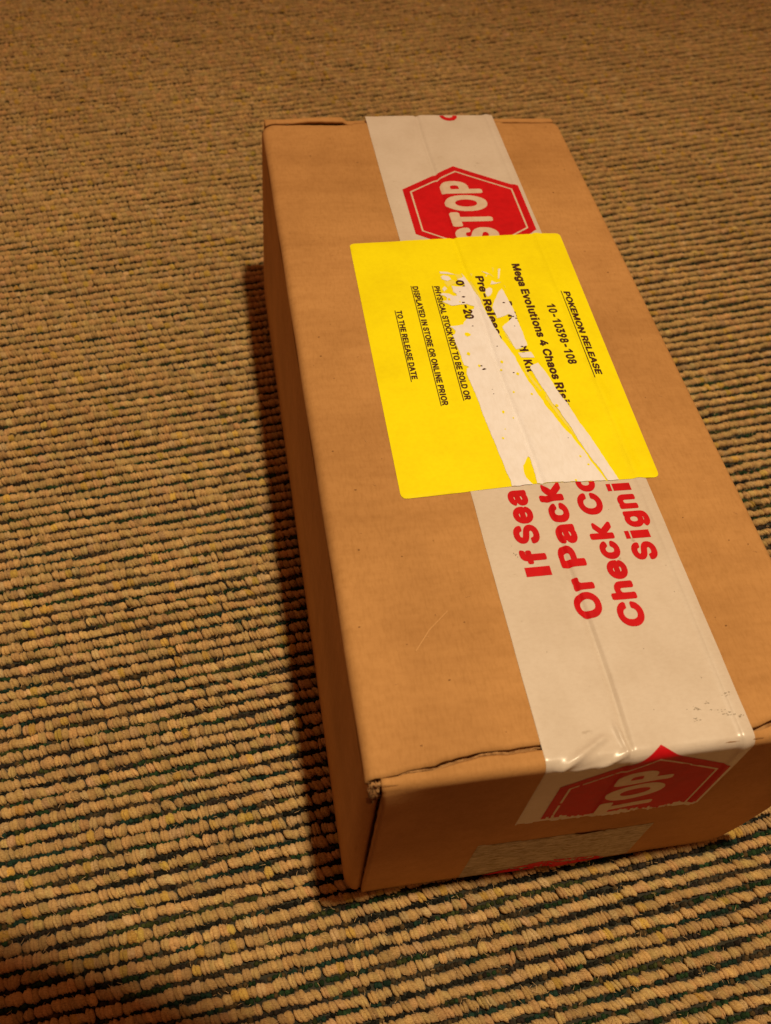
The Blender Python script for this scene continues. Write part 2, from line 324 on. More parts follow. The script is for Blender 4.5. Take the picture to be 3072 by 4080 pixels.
GLYPHS = json.loads(r"""{"b&":[448,[[176,-44,154,-42,106,-27,68,-6,35,24,16,54,1,94,-2,109,-2,159,8,194,28,229,42,246,81,281,48,341,38,384,40,429,48,456,61,481,94,517,134,539,171,550,229,550,266,539,306,517,339,481,352,456,360,429,360,379,347,341,325,306,277,261,275,256,309,218,323,249,329,254,349,262,409,262,429,254,436,247,445,226,442,171,429,124,414,89,467,24,475,-1,464,-25,439,-37,361,-37,341,-29,321,-11,289,-27,249,-39,211,-45],[174,86,146,100,135,121,135,139,141,154,166,177,227,106,235,94,209,85],[191,364,178,381,175,391,176,409,180,416,189,422,214,422,221,414,224,406,222,394,206,375]]],"b-":[453,[[111,151,89,163,78,186,78,249,88,269,104,279,116,283,339,282,361,272,372,256,375,244,375,186,365,164,349,153,336,150]]],"b0":[453,[[209,-44,169,-37,119,-14,84,15,58,49,33,101,20,146,10,221,10,286,20,361,38,419,58,459,80,489,111,517,159,542,201,552,254,552,301,539,346,514,377,484,399,451,417,414,429,376,437,339,442,294,442,211,432,144,417,94,392,44,375,21,341,-9,299,-32,261,-42],[214,88,199,93,185,104,167,131,158,156,148,216,148,289,153,329,161,361,173,389,188,406,201,417,229,423,246,419,266,406,282,386,292,364,305,299,305,214,294,154,279,118,265,101,251,92,236,88]]],"b1":[453,[[74,-37,51,-25,40,-1,40,56,49,77,56,84,76,92,169,93,175,96,175,369,174,373,169,372,99,323,84,320,64,328,56,336,48,356,48,426,51,439,63,456,184,542,196,545,274,545,286,542,302,531,312,509,313,96,319,93,391,92,415,81,427,56,428,1,424,-11,414,-27,391,-37]]],"b2":[453,[[61,-37,39,-25,28,-1,28,51,36,71,250,301,277,341,282,361,282,379,279,394,274,402,256,416,229,422,201,419,188,414,173,399,168,389,162,351,149,333,129,325,64,325,40,336,28,361,30,396,41,434,69,482,100,514,141,537,199,552,254,552,309,537,354,510,380,484,392,466,407,436,415,411,418,396,417,346,407,306,387,266,371,243,322,184,242,101,241,96,391,95,411,87,419,79,427,59,428,1,424,-11,414,-27,391,-37]]],"b3":[453,[[199,-44,166,-40,124,-27,89,-9,62,11,41,33,18,74,8,111,8,134,11,144,21,160,41,169,114,169,131,162,139,155,152,116,166,101,191,90,231,88,256,93,281,110,289,126,292,144,289,164,276,187,249,204,219,210,156,210,136,218,129,225,120,246,120,301,123,314,130,326,197,401,204,414,69,415,49,423,41,431,33,451,33,511,45,534,69,545,376,544,397,534,409,511,410,461,407,449,395,429,301,321,344,299,370,281,402,244,419,209,430,169,430,124,427,104,417,74,399,40,367,6,346,-9,306,-29,274,-39,236,-45]]],"b4":[453,[[279,-37,259,-27,248,-11,245,-1,243,66,39,68,15,79,3,104,3,161,18,196,211,521,223,536,244,545,309,545,321,542,337,531,347,509,344,494,337,479,261,350,264,349,281,355,344,355,367,344,380,319,380,204,384,200,414,200,434,192,442,184,450,164,450,104,442,84,434,76,416,68,384,67,380,64,380,-1,370,-24,364,-29,344,-37],[176,201,175,204,178,211,236,309,244,317,244,202]]],"b5":[453,[[201,-44,169,-39,134,-27,94,-4,66,20,46,49,36,69,23,114,26,141,36,157,56,167,126,167,150,154,163,119,178,101,196,91,231,88,256,96,270,106,279,119,290,151,287,189,279,206,267,221,251,232,236,237,214,240,184,234,169,229,140,211,126,207,64,216,46,223,39,230,31,249,30,266,58,511,70,534,94,545,371,544,394,532,405,509,405,451,397,431,391,425,366,415,189,415,183,404,180,369,184,366,201,370,256,370,284,364,339,339,375,309,397,279,412,249,425,209,428,136,422,106,412,79,392,41,361,8,344,-7,301,-29,281,-37,239,-45]]],"b6":[453,[[209,-44,169,-37,126,-19,89,8,66,33,43,74,31,111,25,156,28,194,43,249,76,314,223,531,229,537,249,545,321,545,341,537,347,531,357,511,357,501,347,479,261,351,314,337,344,322,369,302,389,280,409,244,422,204,428,159,425,124,412,79,394,44,377,21,349,-5,312,-26,276,-39,241,-45],[224,86,209,88,191,96,176,110,165,134,163,169,169,194,186,215,196,222,214,227,236,227,256,222,274,206,285,189,290,166,290,149,283,121,266,100,251,91]]],"b7":[453,[[94,-37,76,-29,68,-21,60,-1,63,14,263,411,256,415,64,415,46,421,33,431,25,451,25,509,33,529,41,537,64,545,389,545,411,537,419,529,427,509,428,446,424,434,197,-19,186,-29,166,-37]]],"b8":[453,[[206,-44,159,-37,124,-24,91,-7,50,31,26,74,15,111,15,156,18,174,26,199,41,229,74,269,56,296,38,336,33,364,33,396,43,439,58,469,73,489,103,516,141,537,181,549,201,552,254,552,311,537,352,514,385,481,407,444,420,394,417,351,409,323,379,269,407,236,427,199,437,161,437,109,427,74,412,44,376,5,361,-7,329,-24,284,-39,244,-45],[204,88,179,96,165,106,156,119,153,144,156,159,165,174,191,192,216,198,254,194,271,187,284,177,297,156,300,139,297,121,287,106,266,93,246,88],[211,328,184,341,174,354,170,379,176,399,183,409,204,420,234,422,261,414,271,407,280,391,282,376,279,359,274,349,264,338,251,331,239,328]]],"b9":[453,[[129,-37,111,-29,104,-22,96,-4,96,9,103,26,174,129,190,156,141,171,111,186,90,201,61,233,41,271,30,304,25,344,28,386,41,431,56,461,71,482,111,519,144,537,184,550,201,552,251,552,266,550,314,534,336,522,357,506,389,471,414,421,425,381,428,344,422,304,404,249,382,204,230,-24,224,-29,204,-37],[224,281,199,286,178,304,166,326,163,359,168,384,183,406,204,419,236,422,259,414,270,406,279,394,287,374,290,341,284,319,269,296,254,286]]],"bA":[480,[[14,-37,-4,-29,-12,-21,-20,-1,-19,11,166,519,176,535,199,545,279,545,294,539,305,531,314,514,494,24,500,4,494,-16,484,-29,464,-37,396,-37,384,-34,371,-27,361,-14,324,89,316,104,166,105,161,103,156,91,122,-9,110,-26,86,-37],[211,235,208,241,239,324,270,236]]],"bB":[456,[[56,-37,33,-24,22,1,22,506,31,529,39,537,59,545,276,545,321,534,359,517,380,501,407,471,424,436,435,399,435,351,432,334,412,289,397,269,429,231,444,201,455,161,455,111,444,74,434,51,417,26,396,6,346,-22,311,-32,274,-37],[166,95,162,101,162,186,166,192,261,192,276,190,296,180,314,159,318,144,314,119,294,101,264,95],[166,323,162,329,164,414,241,415,261,412,277,409,287,401,294,391,297,384,298,364,294,351,288,341,274,331,244,323]]],"bC":[510,[[246,-44,191,-34,139,-12,108,9,86,28,59,60,29,115,16,151,5,201,3,281,8,324,26,386,56,444,75,469,99,492,141,522,196,544,236,552,299,552,354,539,406,514,426,500,461,465,479,439,494,409,510,359,507,336,496,320,476,311,406,310,386,318,380,324,367,359,356,377,336,397,321,407,286,417,251,418,234,414,209,404,186,388,166,361,153,336,145,304,140,256,143,219,151,181,161,156,179,130,211,103,221,98,261,90,276,90,314,98,340,114,359,136,379,182,386,189,404,197,471,198,484,194,502,181,509,164,510,151,497,106,474,61,457,39,430,11,399,-9,364,-27,334,-37,284,-45]]],"bD":[502,[[56,-37,33,-24,22,1,22,506,31,529,39,537,59,545,266,545,324,532,374,509,418,476,440,451,457,426,479,379,495,321,500,266,495,189,479,131,457,84,427,44,397,16,369,-2,316,-24,271,-35,246,-37],[166,95,162,101,163,411,169,415,226,415,251,412,284,404,304,394,327,374,344,349,352,329,360,289,362,251,357,206,349,174,327,136,315,124,291,108,269,101,236,95]]],"bE":[419,[[56,-37,33,-24,22,1,22,506,31,529,39,537,61,545,371,545,394,537,402,529,410,506,410,451,402,431,394,423,374,415,169,415,164,414,162,409,162,329,166,323,354,323,379,312,387,301,392,284,392,226,384,206,376,198,356,190,166,190,162,184,162,101,164,97,169,95,374,95,391,89,404,79,412,59,412,-1,404,-21,396,-29,374,-37]]],"bH":[517,[[56,-37,33,-24,22,1,22,506,31,530,39,537,59,545,124,545,146,537,154,529,162,506,164,329,349,327,353,329,355,334,355,509,363,529,371,537,391,545,459,545,480,536,489,524,495,506,495,1,486,-22,479,-29,459,-37,394,-37,371,-29,363,-21,355,1,353,194,169,195,164,194,162,189,162,1,159,-12,149,-27,129,-37]]],"bI":[300,[[26,-37,6,-27,-4,-11,-8,1,-7,59,3,81,19,92,29,95,76,95,80,99,80,409,76,415,26,416,9,423,1,430,-7,451,-8,506,-4,519,6,535,29,545,269,545,281,542,297,531,307,509,308,454,304,440,295,426,281,418,271,415,224,415,220,411,220,101,224,95,274,94,291,87,299,80,307,59,308,1,304,-11,294,-27,271,-37]]],"bK":[467,[[56,-37,33,-24,22,1,22,506,31,530,44,539,61,545,126,545,146,537,154,530,162,509,163,356,163,351,166,351,305,501,341,537,361,545,444,545,467,536,474,529,482,509,479,494,472,479,303,299,293,284,474,29,485,1,476,-22,469,-29,449,-37,371,-37,350,-29,336,-15,194,183,163,151,162,1,154,-21,146,-29,126,-37]]],"bL":[393,[[56,-37,34,-25,23,-1,23,509,33,531,49,542,61,545,126,545,150,534,162,509,164,97,359,95,371,92,387,81,397,61,397,-1,386,-25,361,-37]]],"bM":[628,[[56,-37,33,-24,22,1,22,506,33,531,44,539,61,545,154,545,174,537,180,531,192,509,314,198,319,204,433,501,448,531,459,539,476,545,569,545,591,535,599,524,605,506,605,1,595,-24,589,-29,569,-37,506,-37,484,-29,476,-21,468,1,466,210,458,196,379,-6,370,-24,359,-32,341,-37,284,-37,264,-29,256,-21,248,-6,169,194,161,207,160,1,157,-11,146,-27,126,-37]]],"bN":[523,[[56,-37,33,-24,22,1,22,506,31,530,44,539,61,545,139,545,161,535,179,511,348,244,361,228,362,506,366,519,376,535,399,545,464,545,485,536,494,524,500,506,500,1,491,-22,479,-32,461,-37,384,-37,361,-27,172,269,164,277,162,1,159,-11,149,-27,129,-37]]],"bO":[533,[[246,-44,191,-34,144,-14,106,10,59,60,29,115,16,151,5,201,3,281,8,324,26,386,48,431,63,454,99,492,129,514,174,537,196,544,236,552,296,552,329,547,366,534,401,517,429,497,474,449,507,389,522,341,530,291,530,216,522,166,502,109,471,55,434,15,399,-9,364,-27,334,-37,284,-45],[256,91,216,101,196,113,178,131,161,156,151,181,143,219,140,254,143,289,153,336,166,361,186,387,214,407,234,414,249,417,284,417,309,412,336,397,357,376,369,359,384,324,390,296,392,231,382,176,372,154,351,125,334,111,311,98,291,93]]],"bP":[445,[[56,-37,33,-24,22,1,22,506,31,529,39,537,59,545,271,545,301,539,331,529,356,517,384,497,409,469,427,439,442,394,445,376,445,316,432,269,419,241,400,214,384,198,361,181,326,163,291,153,254,148,164,146,162,-1,154,-21,146,-29,126,-37],[166,280,162,286,164,414,241,415,271,409,291,397,302,381,308,351,302,314,291,298,274,286,246,280]]],"bR":[449,[[56,-37,33,-24,22,1,22,506,31,529,39,537,59,545,271,545,304,539,334,529,364,514,385,499,414,466,434,426,445,389,447,336,442,301,432,271,419,246,405,226,367,191,462,14,465,-1,457,-21,449,-29,429,-37,351,-37,331,-29,321,-19,226,157,219,160,169,160,164,159,162,154,162,-1,154,-21,146,-29,126,-37],[166,293,162,299,164,414,239,415,261,412,279,407,295,396,304,379,308,344,302,319,294,309,276,298,249,293]]],"bS":[447,[[214,-47,156,-40,116,-27,66,3,39,30,13,76,3,111,0,136,4,150,15,166,36,175,109,174,126,167,134,160,142,141,146,121,159,105,174,96,206,88,244,88,269,93,284,101,296,110,304,121,307,131,307,149,301,157,279,172,136,216,74,250,44,280,23,319,15,349,15,396,26,434,41,464,58,486,94,517,134,537,179,550,199,552,259,552,289,547,336,529,367,511,397,484,419,451,432,421,437,399,438,379,429,356,421,348,401,340,339,340,326,343,308,356,297,389,286,402,266,414,241,420,206,420,174,409,163,401,156,391,153,381,153,369,159,359,181,343,316,302,364,279,391,260,419,230,434,201,445,164,445,114,434,76,417,41,408,29,370,-6,331,-27,304,-37,264,-45]]],"bT":[449,[[189,-37,166,-25,155,-1,155,411,149,415,31,415,11,423,3,431,-5,451,-5,506,-2,519,9,535,31,545,416,545,429,542,445,531,455,509,455,451,442,426,419,415,301,415,295,411,295,1,292,-11,281,-27,261,-37]]],"bY":[472,[[199,-37,176,-25,165,-1,164,201,-9,479,-20,504,-17,519,-6,535,16,545,94,545,114,537,129,519,236,346,343,519,356,535,379,545,451,545,464,542,477,534,487,519,490,506,487,491,306,199,305,1,302,-11,291,-27,271,-37]]],"ba":[389,[[129,-44,91,-34,56,-17,44,-7,23,14,1,56,-8,94,-7,124,1,159,18,191,38,211,82,239,18,261,6,279,3,296,23,339,38,359,66,384,104,404,141,417,176,422,211,422,246,417,276,407,316,385,349,349,369,301,375,264,374,-4,362,-26,339,-37,276,-37,249,-25,221,-37,191,-45],[161,83,146,86,133,94,130,109,134,117,149,124,174,130,226,137,236,136,237,129,232,114,217,96,196,86],[131,251,133,259,146,276,161,287,179,292,211,292,221,289,232,281,236,269,234,265,221,263]]],"bd":[424,[[166,-44,129,-34,89,-14,76,-5,41,34,16,81,3,119,-2,154,-2,226,6,266,16,296,33,331,56,362,84,387,126,409,161,420,209,423,231,419,271,407,273,509,283,531,289,537,309,545,371,545,384,542,401,530,410,506,410,1,407,-11,396,-27,374,-37,311,-37,281,-23,259,-34,221,-45],[189,86,179,88,161,101,143,129,135,164,135,214,143,249,161,276,181,289,211,292,234,286,250,274,259,261,270,231,275,184,267,134,252,106,240,94,229,88,216,85]]],"be":[404,[[179,-44,154,-39,104,-19,66,8,43,34,21,71,3,121,-2,151,-2,224,6,264,26,314,48,349,76,377,96,392,146,414,189,422,221,422,241,420,279,409,319,389,351,362,374,331,392,296,405,251,408,171,396,145,368,131,394,112,402,86,394,64,371,23,351,3,324,-17,286,-34,256,-42,239,-45],[191,86,163,99,146,119,141,129,144,132,277,131,264,106,251,93,231,85],[149,258,149,265,165,281,174,287,196,293,216,292,234,287,249,277,260,261,259,258,254,258]]],"bg":[425,[[171,-187,144,-182,114,-172,79,-154,43,-124,18,-86,15,-66,25,-44,34,-36,88,-4,45,36,28,61,16,86,3,124,-2,154,-2,226,11,284,33,331,55,361,91,392,126,409,159,419,181,423,231,420,281,402,291,409,311,417,371,418,384,414,401,402,410,379,410,-29,397,-81,379,-114,360,-136,336,-154,302,-171,239,-187],[194,-59,164,-52,143,-34,141,-27,171,-32,219,-32,246,-27,269,-17,272,-19,269,-34,254,-49,231,-57],[189,98,174,102,159,113,143,136,135,169,135,216,143,249,161,276,181,289,211,292,239,284,262,259,272,224,275,176,264,131,251,113,234,101]]],"bh":[410,[[49,-37,26,-25,15,-1,15,509,25,531,41,542,54,545,114,545,137,534,149,511,151,407,211,422,244,422,274,417,296,409,330,391,360,361,372,341,389,296,395,261,395,-1,384,-25,359,-37,294,-37,274,-29,266,-21,258,1,257,251,252,269,241,282,229,289,209,292,191,289,171,280,158,264,153,246,150,219,150,1,144,-16,134,-29,114,-37]]],"bi":[167,[[49,-37,26,-25,15,-1,15,381,24,402,41,416,19,438,8,459,5,469,5,499,21,532,41,549,69,560,99,560,126,549,147,531,159,509,165,486,162,466,149,439,125,416,141,402,150,381,150,-1,140,-24,124,-34,111,-37]]],"bl":[189,[[119,-39,104,-37,71,-24,44,-2,23,34,15,66,15,509,28,534,51,545,111,545,124,542,140,531,149,511,150,104,154,91,174,92,191,84,199,77,209,51,217,14,214,-9,201,-27,176,-37]]],"bn":[410,[[49,-37,26,-25,15,-1,15,379,23,401,31,409,51,417,114,417,134,409,144,402,196,420,241,423,274,417,321,397,356,365,369,346,379,326,392,281,395,259,395,1,387,-21,379,-29,356,-37,294,-37,274,-29,266,-21,258,1,257,251,252,269,241,282,229,289,209,292,191,289,171,280,158,264,153,246,150,219,150,1,144,-16,134,-29,114,-37]]],"bo":[415,[[176,-44,136,-34,91,-12,49,28,33,49,16,84,3,124,-2,154,-2,224,6,264,23,309,49,350,74,375,106,397,156,417,189,422,224,422,259,417,309,397,339,377,369,347,397,299,414,244,418,221,417,151,409,111,399,84,372,34,346,5,316,-17,271,-37,236,-45],[189,86,169,95,155,109,146,124,135,164,135,211,143,246,161,275,184,289,214,292,239,287,254,275,264,261,277,226,282,181,272,129,254,101,234,88]]],"br":[259,[[49,-37,26,-25,15,-1,15,379,18,391,29,407,51,417,114,417,141,404,171,417,196,422,244,422,254,419,270,409,280,386,280,321,272,301,264,293,244,285,196,288,181,284,163,271,153,254,150,226,150,1,147,-11,136,-27,116,-37]]],"bs":[365,[[149,-44,106,-34,60,-11,31,15,6,61,-2,96,10,121,31,132,95,146,59,170,28,204,18,224,10,251,10,296,21,329,33,351,59,380,76,392,111,409,149,420,171,423,226,420,269,407,306,385,337,351,354,316,360,289,352,269,344,260,324,251,270,239,315,214,334,197,347,181,359,156,367,131,367,84,359,56,341,23,314,-5,296,-17,271,-29,229,-42,211,-45],[174,83,151,88,143,94,136,101,124,129,116,139,211,117,226,110,229,99,216,88],[246,244,159,266,149,273,148,281,164,292,179,295,211,292,221,284]]],"bt":[227,[[156,-42,124,-37,84,-19,55,6,46,21,36,41,28,74,27,286,24,290,6,290,-14,298,-22,306,-30,326,-30,381,-24,396,-16,407,-4,414,26,419,28,471,31,481,41,497,64,507,126,507,147,499,154,491,162,471,164,419,206,417,221,412,234,401,242,381,242,326,232,304,209,291,166,290,163,286,162,101,169,88,204,90,224,82,230,76,242,49,250,-1,240,-24,224,-34,204,-40]]],"bu":[410,[[156,-42,119,-32,84,-14,69,-2,43,29,23,74,15,116,15,379,19,392,30,409,51,417,114,417,134,409,142,401,150,379,150,154,153,126,158,109,173,94,194,88,206,88,229,93,240,101,252,116,257,136,258,379,263,396,274,409,294,417,356,418,370,414,386,402,395,379,395,1,392,-11,381,-27,359,-37,296,-37,276,-29,266,-22,229,-37,204,-42]]],"bv":[389,[[159,-37,139,-27,126,-9,-17,364,-20,381,-14,396,-4,409,16,417,86,417,110,406,122,386,194,188,204,209,266,381,278,404,284,409,304,417,371,417,386,412,397,404,404,392,407,381,407,369,259,-16,249,-29,229,-37]]],"kC":[510,[[241,-49,186,-39,139,-19,108,1,86,20,51,61,23,111,5,169,-2,224,0,311,11,361,21,391,41,431,68,469,99,500,141,529,191,549,231,557,304,557,359,544,406,522,426,507,470,464,497,419,512,376,515,361,515,341,512,331,496,313,479,305,399,306,386,311,373,324,354,369,340,386,326,397,296,409,279,413,254,412,219,402,189,382,179,370,158,331,153,311,146,256,148,224,156,186,166,161,185,131,211,111,226,103,266,95,309,103,341,123,354,141,371,182,386,197,401,202,476,202,491,198,512,176,515,166,515,146,502,101,482,61,464,38,420,-4,370,-31,339,-42,289,-50]]],"kI":[300,[[21,-42,9,-37,-2,-26,-12,-9,-12,64,-5,81,14,97,24,100,71,100,75,104,75,404,71,410,24,410,14,413,-7,431,-12,449,-12,511,-9,524,6,542,24,550,274,550,286,547,305,531,312,514,312,449,309,436,302,426,286,413,276,410,229,410,225,406,225,106,229,100,276,100,286,97,307,79,312,61,312,-4,309,-16,294,-35,276,-42]]],"kO":[533,[[241,-49,186,-39,154,-27,126,-12,105,4,51,60,23,111,5,169,-2,221,-2,286,3,329,21,392,41,431,56,455,99,500,129,522,169,542,191,549,231,557,301,557,334,552,371,539,401,524,429,505,482,449,512,394,527,344,535,296,535,211,527,161,507,104,479,55,434,8,399,-17,369,-32,339,-42,289,-50],[261,96,236,101,211,111,194,123,176,143,156,186,148,224,146,256,148,284,158,331,180,371,200,391,224,404,254,412,276,413,304,407,329,394,350,376,362,359,380,316,387,271,388,239,377,181,364,154,346,128,326,113,306,103]]],"kP":[445,[[51,-42,39,-37,25,-24,18,-4,18,511,23,529,39,544,54,550,276,550,306,544,356,524,384,505,416,470,432,444,447,401,450,381,450,311,444,286,427,241,407,214,384,190,361,173,331,158,296,148,259,143,169,141,168,-4,162,-21,146,-37,131,-42],[171,285,168,291,169,409,234,410,254,407,274,402,290,389,297,376,302,346,297,319,281,298,269,291,241,285]]],"kS":[447,[[209,-52,151,-45,111,-32,65,-4,31,30,8,71,-2,104,-5,126,-5,144,-1,155,15,174,31,180,114,179,127,174,142,159,151,126,161,111,179,101,211,93,251,95,284,108,298,124,302,144,294,155,274,167,131,211,74,243,36,280,18,314,10,344,10,401,21,439,38,471,70,506,94,524,129,542,174,555,194,558,264,557,294,552,346,532,379,510,405,484,427,451,437,426,442,401,442,371,437,356,421,341,406,335,329,336,315,341,301,355,292,384,284,396,261,409,236,415,199,412,174,402,161,386,158,376,161,366,176,353,199,343,284,319,334,302,364,287,391,267,417,241,439,206,450,169,450,109,439,71,424,41,394,8,369,-14,336,-32,299,-44,269,-50]]],"kT":[449,[[184,-42,171,-37,159,-25,150,-6,150,406,144,410,26,410,10,416,-4,431,-10,446,-10,511,-7,524,10,544,29,550,421,550,434,547,452,531,460,514,460,446,451,428,439,416,424,410,306,410,300,406,300,-4,297,-16,281,-35,264,-42]]],"ka":[389,[[124,-49,86,-39,44,-15,16,13,-4,51,-12,89,-12,129,-4,164,13,194,39,220,63,236,56,242,21,252,8,264,-2,281,-2,301,16,339,30,359,65,391,99,409,136,422,171,427,216,427,251,422,281,412,316,392,352,356,367,329,374,306,380,269,379,-9,374,-21,362,-34,344,-42,271,-42,249,-33,196,-50],[166,88,151,91,139,98,135,106,141,114,179,125,214,130,230,129,222,109,216,103,191,91],[144,261,156,277,184,287,209,287,224,281,229,274,216,268]]],"kc":[396,[[171,-49,131,-39,84,-14,40,29,26,49,6,91,-5,131,-8,149,-7,229,1,269,18,314,43,351,75,384,116,409,154,422,186,428,249,425,294,412,319,399,336,387,371,352,382,339,397,309,402,291,402,266,395,251,376,236,316,220,296,220,281,226,269,238,251,270,239,279,209,288,181,282,166,271,158,261,148,241,143,221,140,169,151,128,163,109,179,96,196,90,219,90,236,96,249,105,266,136,283,154,299,160,314,160,366,147,385,139,402,119,405,91,397,66,379,33,346,-2,316,-24,284,-39,241,-50]]],"ke":[404,[[174,-49,126,-37,91,-19,49,18,26,49,8,84,-5,131,-8,149,-7,229,1,269,21,319,40,349,78,386,121,412,164,425,186,428,246,425,284,414,329,390,371,347,396,302,412,239,412,164,406,148,387,129,404,106,407,81,399,59,377,21,351,-5,324,-24,291,-39,261,-47,244,-50],[196,91,164,105,152,121,154,127,266,126,266,121,256,105,244,96,226,90],[159,263,160,269,174,279,201,288,231,282,249,266,244,263]]],"kf":[254,[[71,-42,59,-37,46,-25,38,-6,37,281,34,285,1,285,-9,288,-29,306,-35,321,-34,389,-27,404,-11,418,1,422,36,424,41,469,58,509,104,552,124,562,164,572,216,572,244,567,266,557,279,544,285,529,285,509,269,456,262,446,244,431,231,427,191,430,186,426,191,423,236,422,249,417,262,404,270,386,270,321,264,305,245,289,234,285,189,285,185,281,184,-9,175,-26,164,-37,151,-42]]],"kg":[425,[[166,-192,139,-187,109,-177,79,-162,59,-147,35,-124,13,-91,10,-81,10,-61,16,-46,33,-29,69,-9,76,-1,38,36,21,61,11,81,-2,119,-8,151,-8,231,6,289,26,331,48,361,90,399,121,414,154,424,176,428,236,425,281,409,291,417,306,422,376,423,389,419,409,402,415,384,415,-34,402,-86,386,-115,360,-144,336,-162,306,-177,244,-192],[199,-54,174,-49,156,-39,156,-36,221,-37,259,-30,262,-31,255,-41,239,-49],[194,103,170,111,158,124,151,136,140,174,140,211,148,244,160,266,171,277,186,284,206,287,224,284,239,277,254,259,265,231,270,181,264,151,250,121,229,106]]],"kh":[410,[[44,-42,31,-37,19,-25,10,-6,10,514,19,532,31,544,44,549,119,550,137,541,149,529,154,516,157,416,206,427,246,428,269,424,301,414,331,397,367,361,379,341,394,301,400,266,400,-6,390,-26,379,-37,364,-42,289,-42,274,-37,258,-21,252,-4,252,246,247,266,239,277,221,285,199,285,171,272,161,254,158,241,155,214,155,-4,151,-17,136,-35,121,-42]]],"ki":[167,[[44,-42,31,-37,19,-25,10,-6,10,384,16,401,29,419,11,438,3,454,0,464,0,504,14,532,41,557,64,565,104,565,126,557,155,531,164,514,170,491,170,476,164,454,156,438,137,416,149,401,155,384,155,-6,146,-25,134,-37,121,-42]]],"kk":[381,[[44,-42,31,-37,19,-25,10,-6,10,514,19,532,31,544,44,549,119,550,139,540,149,529,155,514,156,313,161,315,260,414,269,419,281,423,366,422,381,417,397,401,402,386,402,374,396,355,259,214,407,26,412,11,412,-6,404,-25,391,-37,379,-42,289,-42,276,-39,255,-21,167,91,156,102,155,-6,149,-22,134,-37,119,-42]]],"kl":[189,[[114,-44,99,-42,66,-29,36,-2,18,29,10,61,10,514,16,529,25,539,31,544,46,550,121,549,134,544,145,534,154,516,155,109,159,99,186,94,206,77,214,56,222,19,222,-4,219,-14,201,-34,184,-42,164,-45]]],"kn":[410,[[44,-42,31,-37,19,-25,10,-6,10,384,16,401,31,417,46,422,119,422,134,417,144,409,179,422,209,428,266,425,301,414,321,404,364,365,377,346,384,331,397,286,400,264,400,-4,394,-21,379,-37,361,-42,289,-42,274,-37,258,-21,252,-4,252,246,247,266,239,277,221,285,199,285,171,272,161,254,158,241,155,214,155,-4,151,-17,136,-35,121,-42]]],"ko":[415,[[171,-49,131,-39,84,-14,40,29,26,49,6,91,-5,131,-8,149,-7,229,1,269,18,314,43,351,75,384,116,409,154,422,186,428,249,425,294,412,327,394,375,349,392,324,407,291,420,246,422,226,422,146,407,84,389,49,367,19,334,-12,296,-34,256,-47,239,-50],[194,91,169,103,151,129,140,169,140,206,148,241,166,271,181,282,209,287,234,282,252,269,262,254,269,234,277,186,269,141,252,109,231,93]]],"kr":[259,[[44,-42,31,-37,19,-25,10,-6,10,384,13,396,29,415,46,422,119,422,141,412,166,422,191,427,246,428,259,424,277,409,285,391,285,316,279,301,264,286,249,280,201,283,186,279,169,269,158,249,155,221,155,-4,152,-16,136,-35,121,-42]]],"sp":187}""")
for w8, st, lo in (('b', 160, 'e'), ('k', 200, 'e')):      # plain stems for the straight letters
    o_ = -min(GLYPHS[w8 + 'P'][1][0][1::2]); cp = max(GLYPHS[w8 + 'P'][1][0][1::2])
    if cp < 300: cp = max(max(l[1::2]) for l in GLYPHS[w8 + 'P'][1])
    xh = max(max(l[1::2]) for l in GLYPHS[w8 + lo][1]) - 12; o_ = -min(min(l[1::2]) for l in GLYPHS[w8 + 'P'][1])
    GLYPHS[w8 + 'I'] = [st + 120, [[65, -o_, 65 + st, -o_, 65 + st, cp, 65, cp]]]
    GLYPHS[w8 + 'l'] = [st + 100, [[55, -o_, 55 + st, -o_, 55 + st, cp + 10, 55, cp + 10]]]
    GLYPHS[w8 + 'i'] = [st + 100, [[55, -o_, 55 + st, -o_, 55 + st, xh, 55, xh], [55, cp - 95, 55 + st, cp - 95, 55 + st, cp + 15, 55, cp + 15]]]
    GLYPHS[w8 + '1'] = [540, [[250, -o_, 250 + st, -o_, 250 + st, cp, 300, cp, 90, cp - 130, 90, cp - 260, 250, cp - 150]]]

def glyphs(body, bold=0.02, spacing=1.0):
    """outlines of each letter filled as one flat mesh"""
    w8 = 'k' if bold > .03 else 'b'
    cu = bpy.data.curves.new('outline', 'CURVE'); cu.dimensions = '2D'; cu.fill_mode = 'BOTH'
    pen = 0.0
    for ch in body:
        if ch == ' ': pen += GLYPHS['sp'] / 1000; continue
        adv, loops = GLYPHS[w8 + ch]
        for l in loops:
            sp = cu.splines.new('POLY'); sp.points.add(len(l) // 2 - 1); sp.use_cyclic_u = True
            for i in range(len(l) // 2): sp.points[i].co = (l[2 * i] / 1000 + pen, l[2 * i + 1] / 1000, 0, 1)
        pen += adv / 1000 + (.045 if w8 == 'k' else .022)
    o = bpy.data.objects.new('outline', cu); C.objects.link(o)
    dg = bpy.context.evaluated_depsgraph_get(); dg.update()
    e = o.evaluated_get(dg); me = e.to_mesh()
    V = [tuple(v.co) for v in me.vertices]; F = [tuple(p.vertices) for p in me.polygons]
    e.to_mesh_clear(); bpy.data.objects.remove(o); bpy.data.curves.remove(cu)
    return V, F

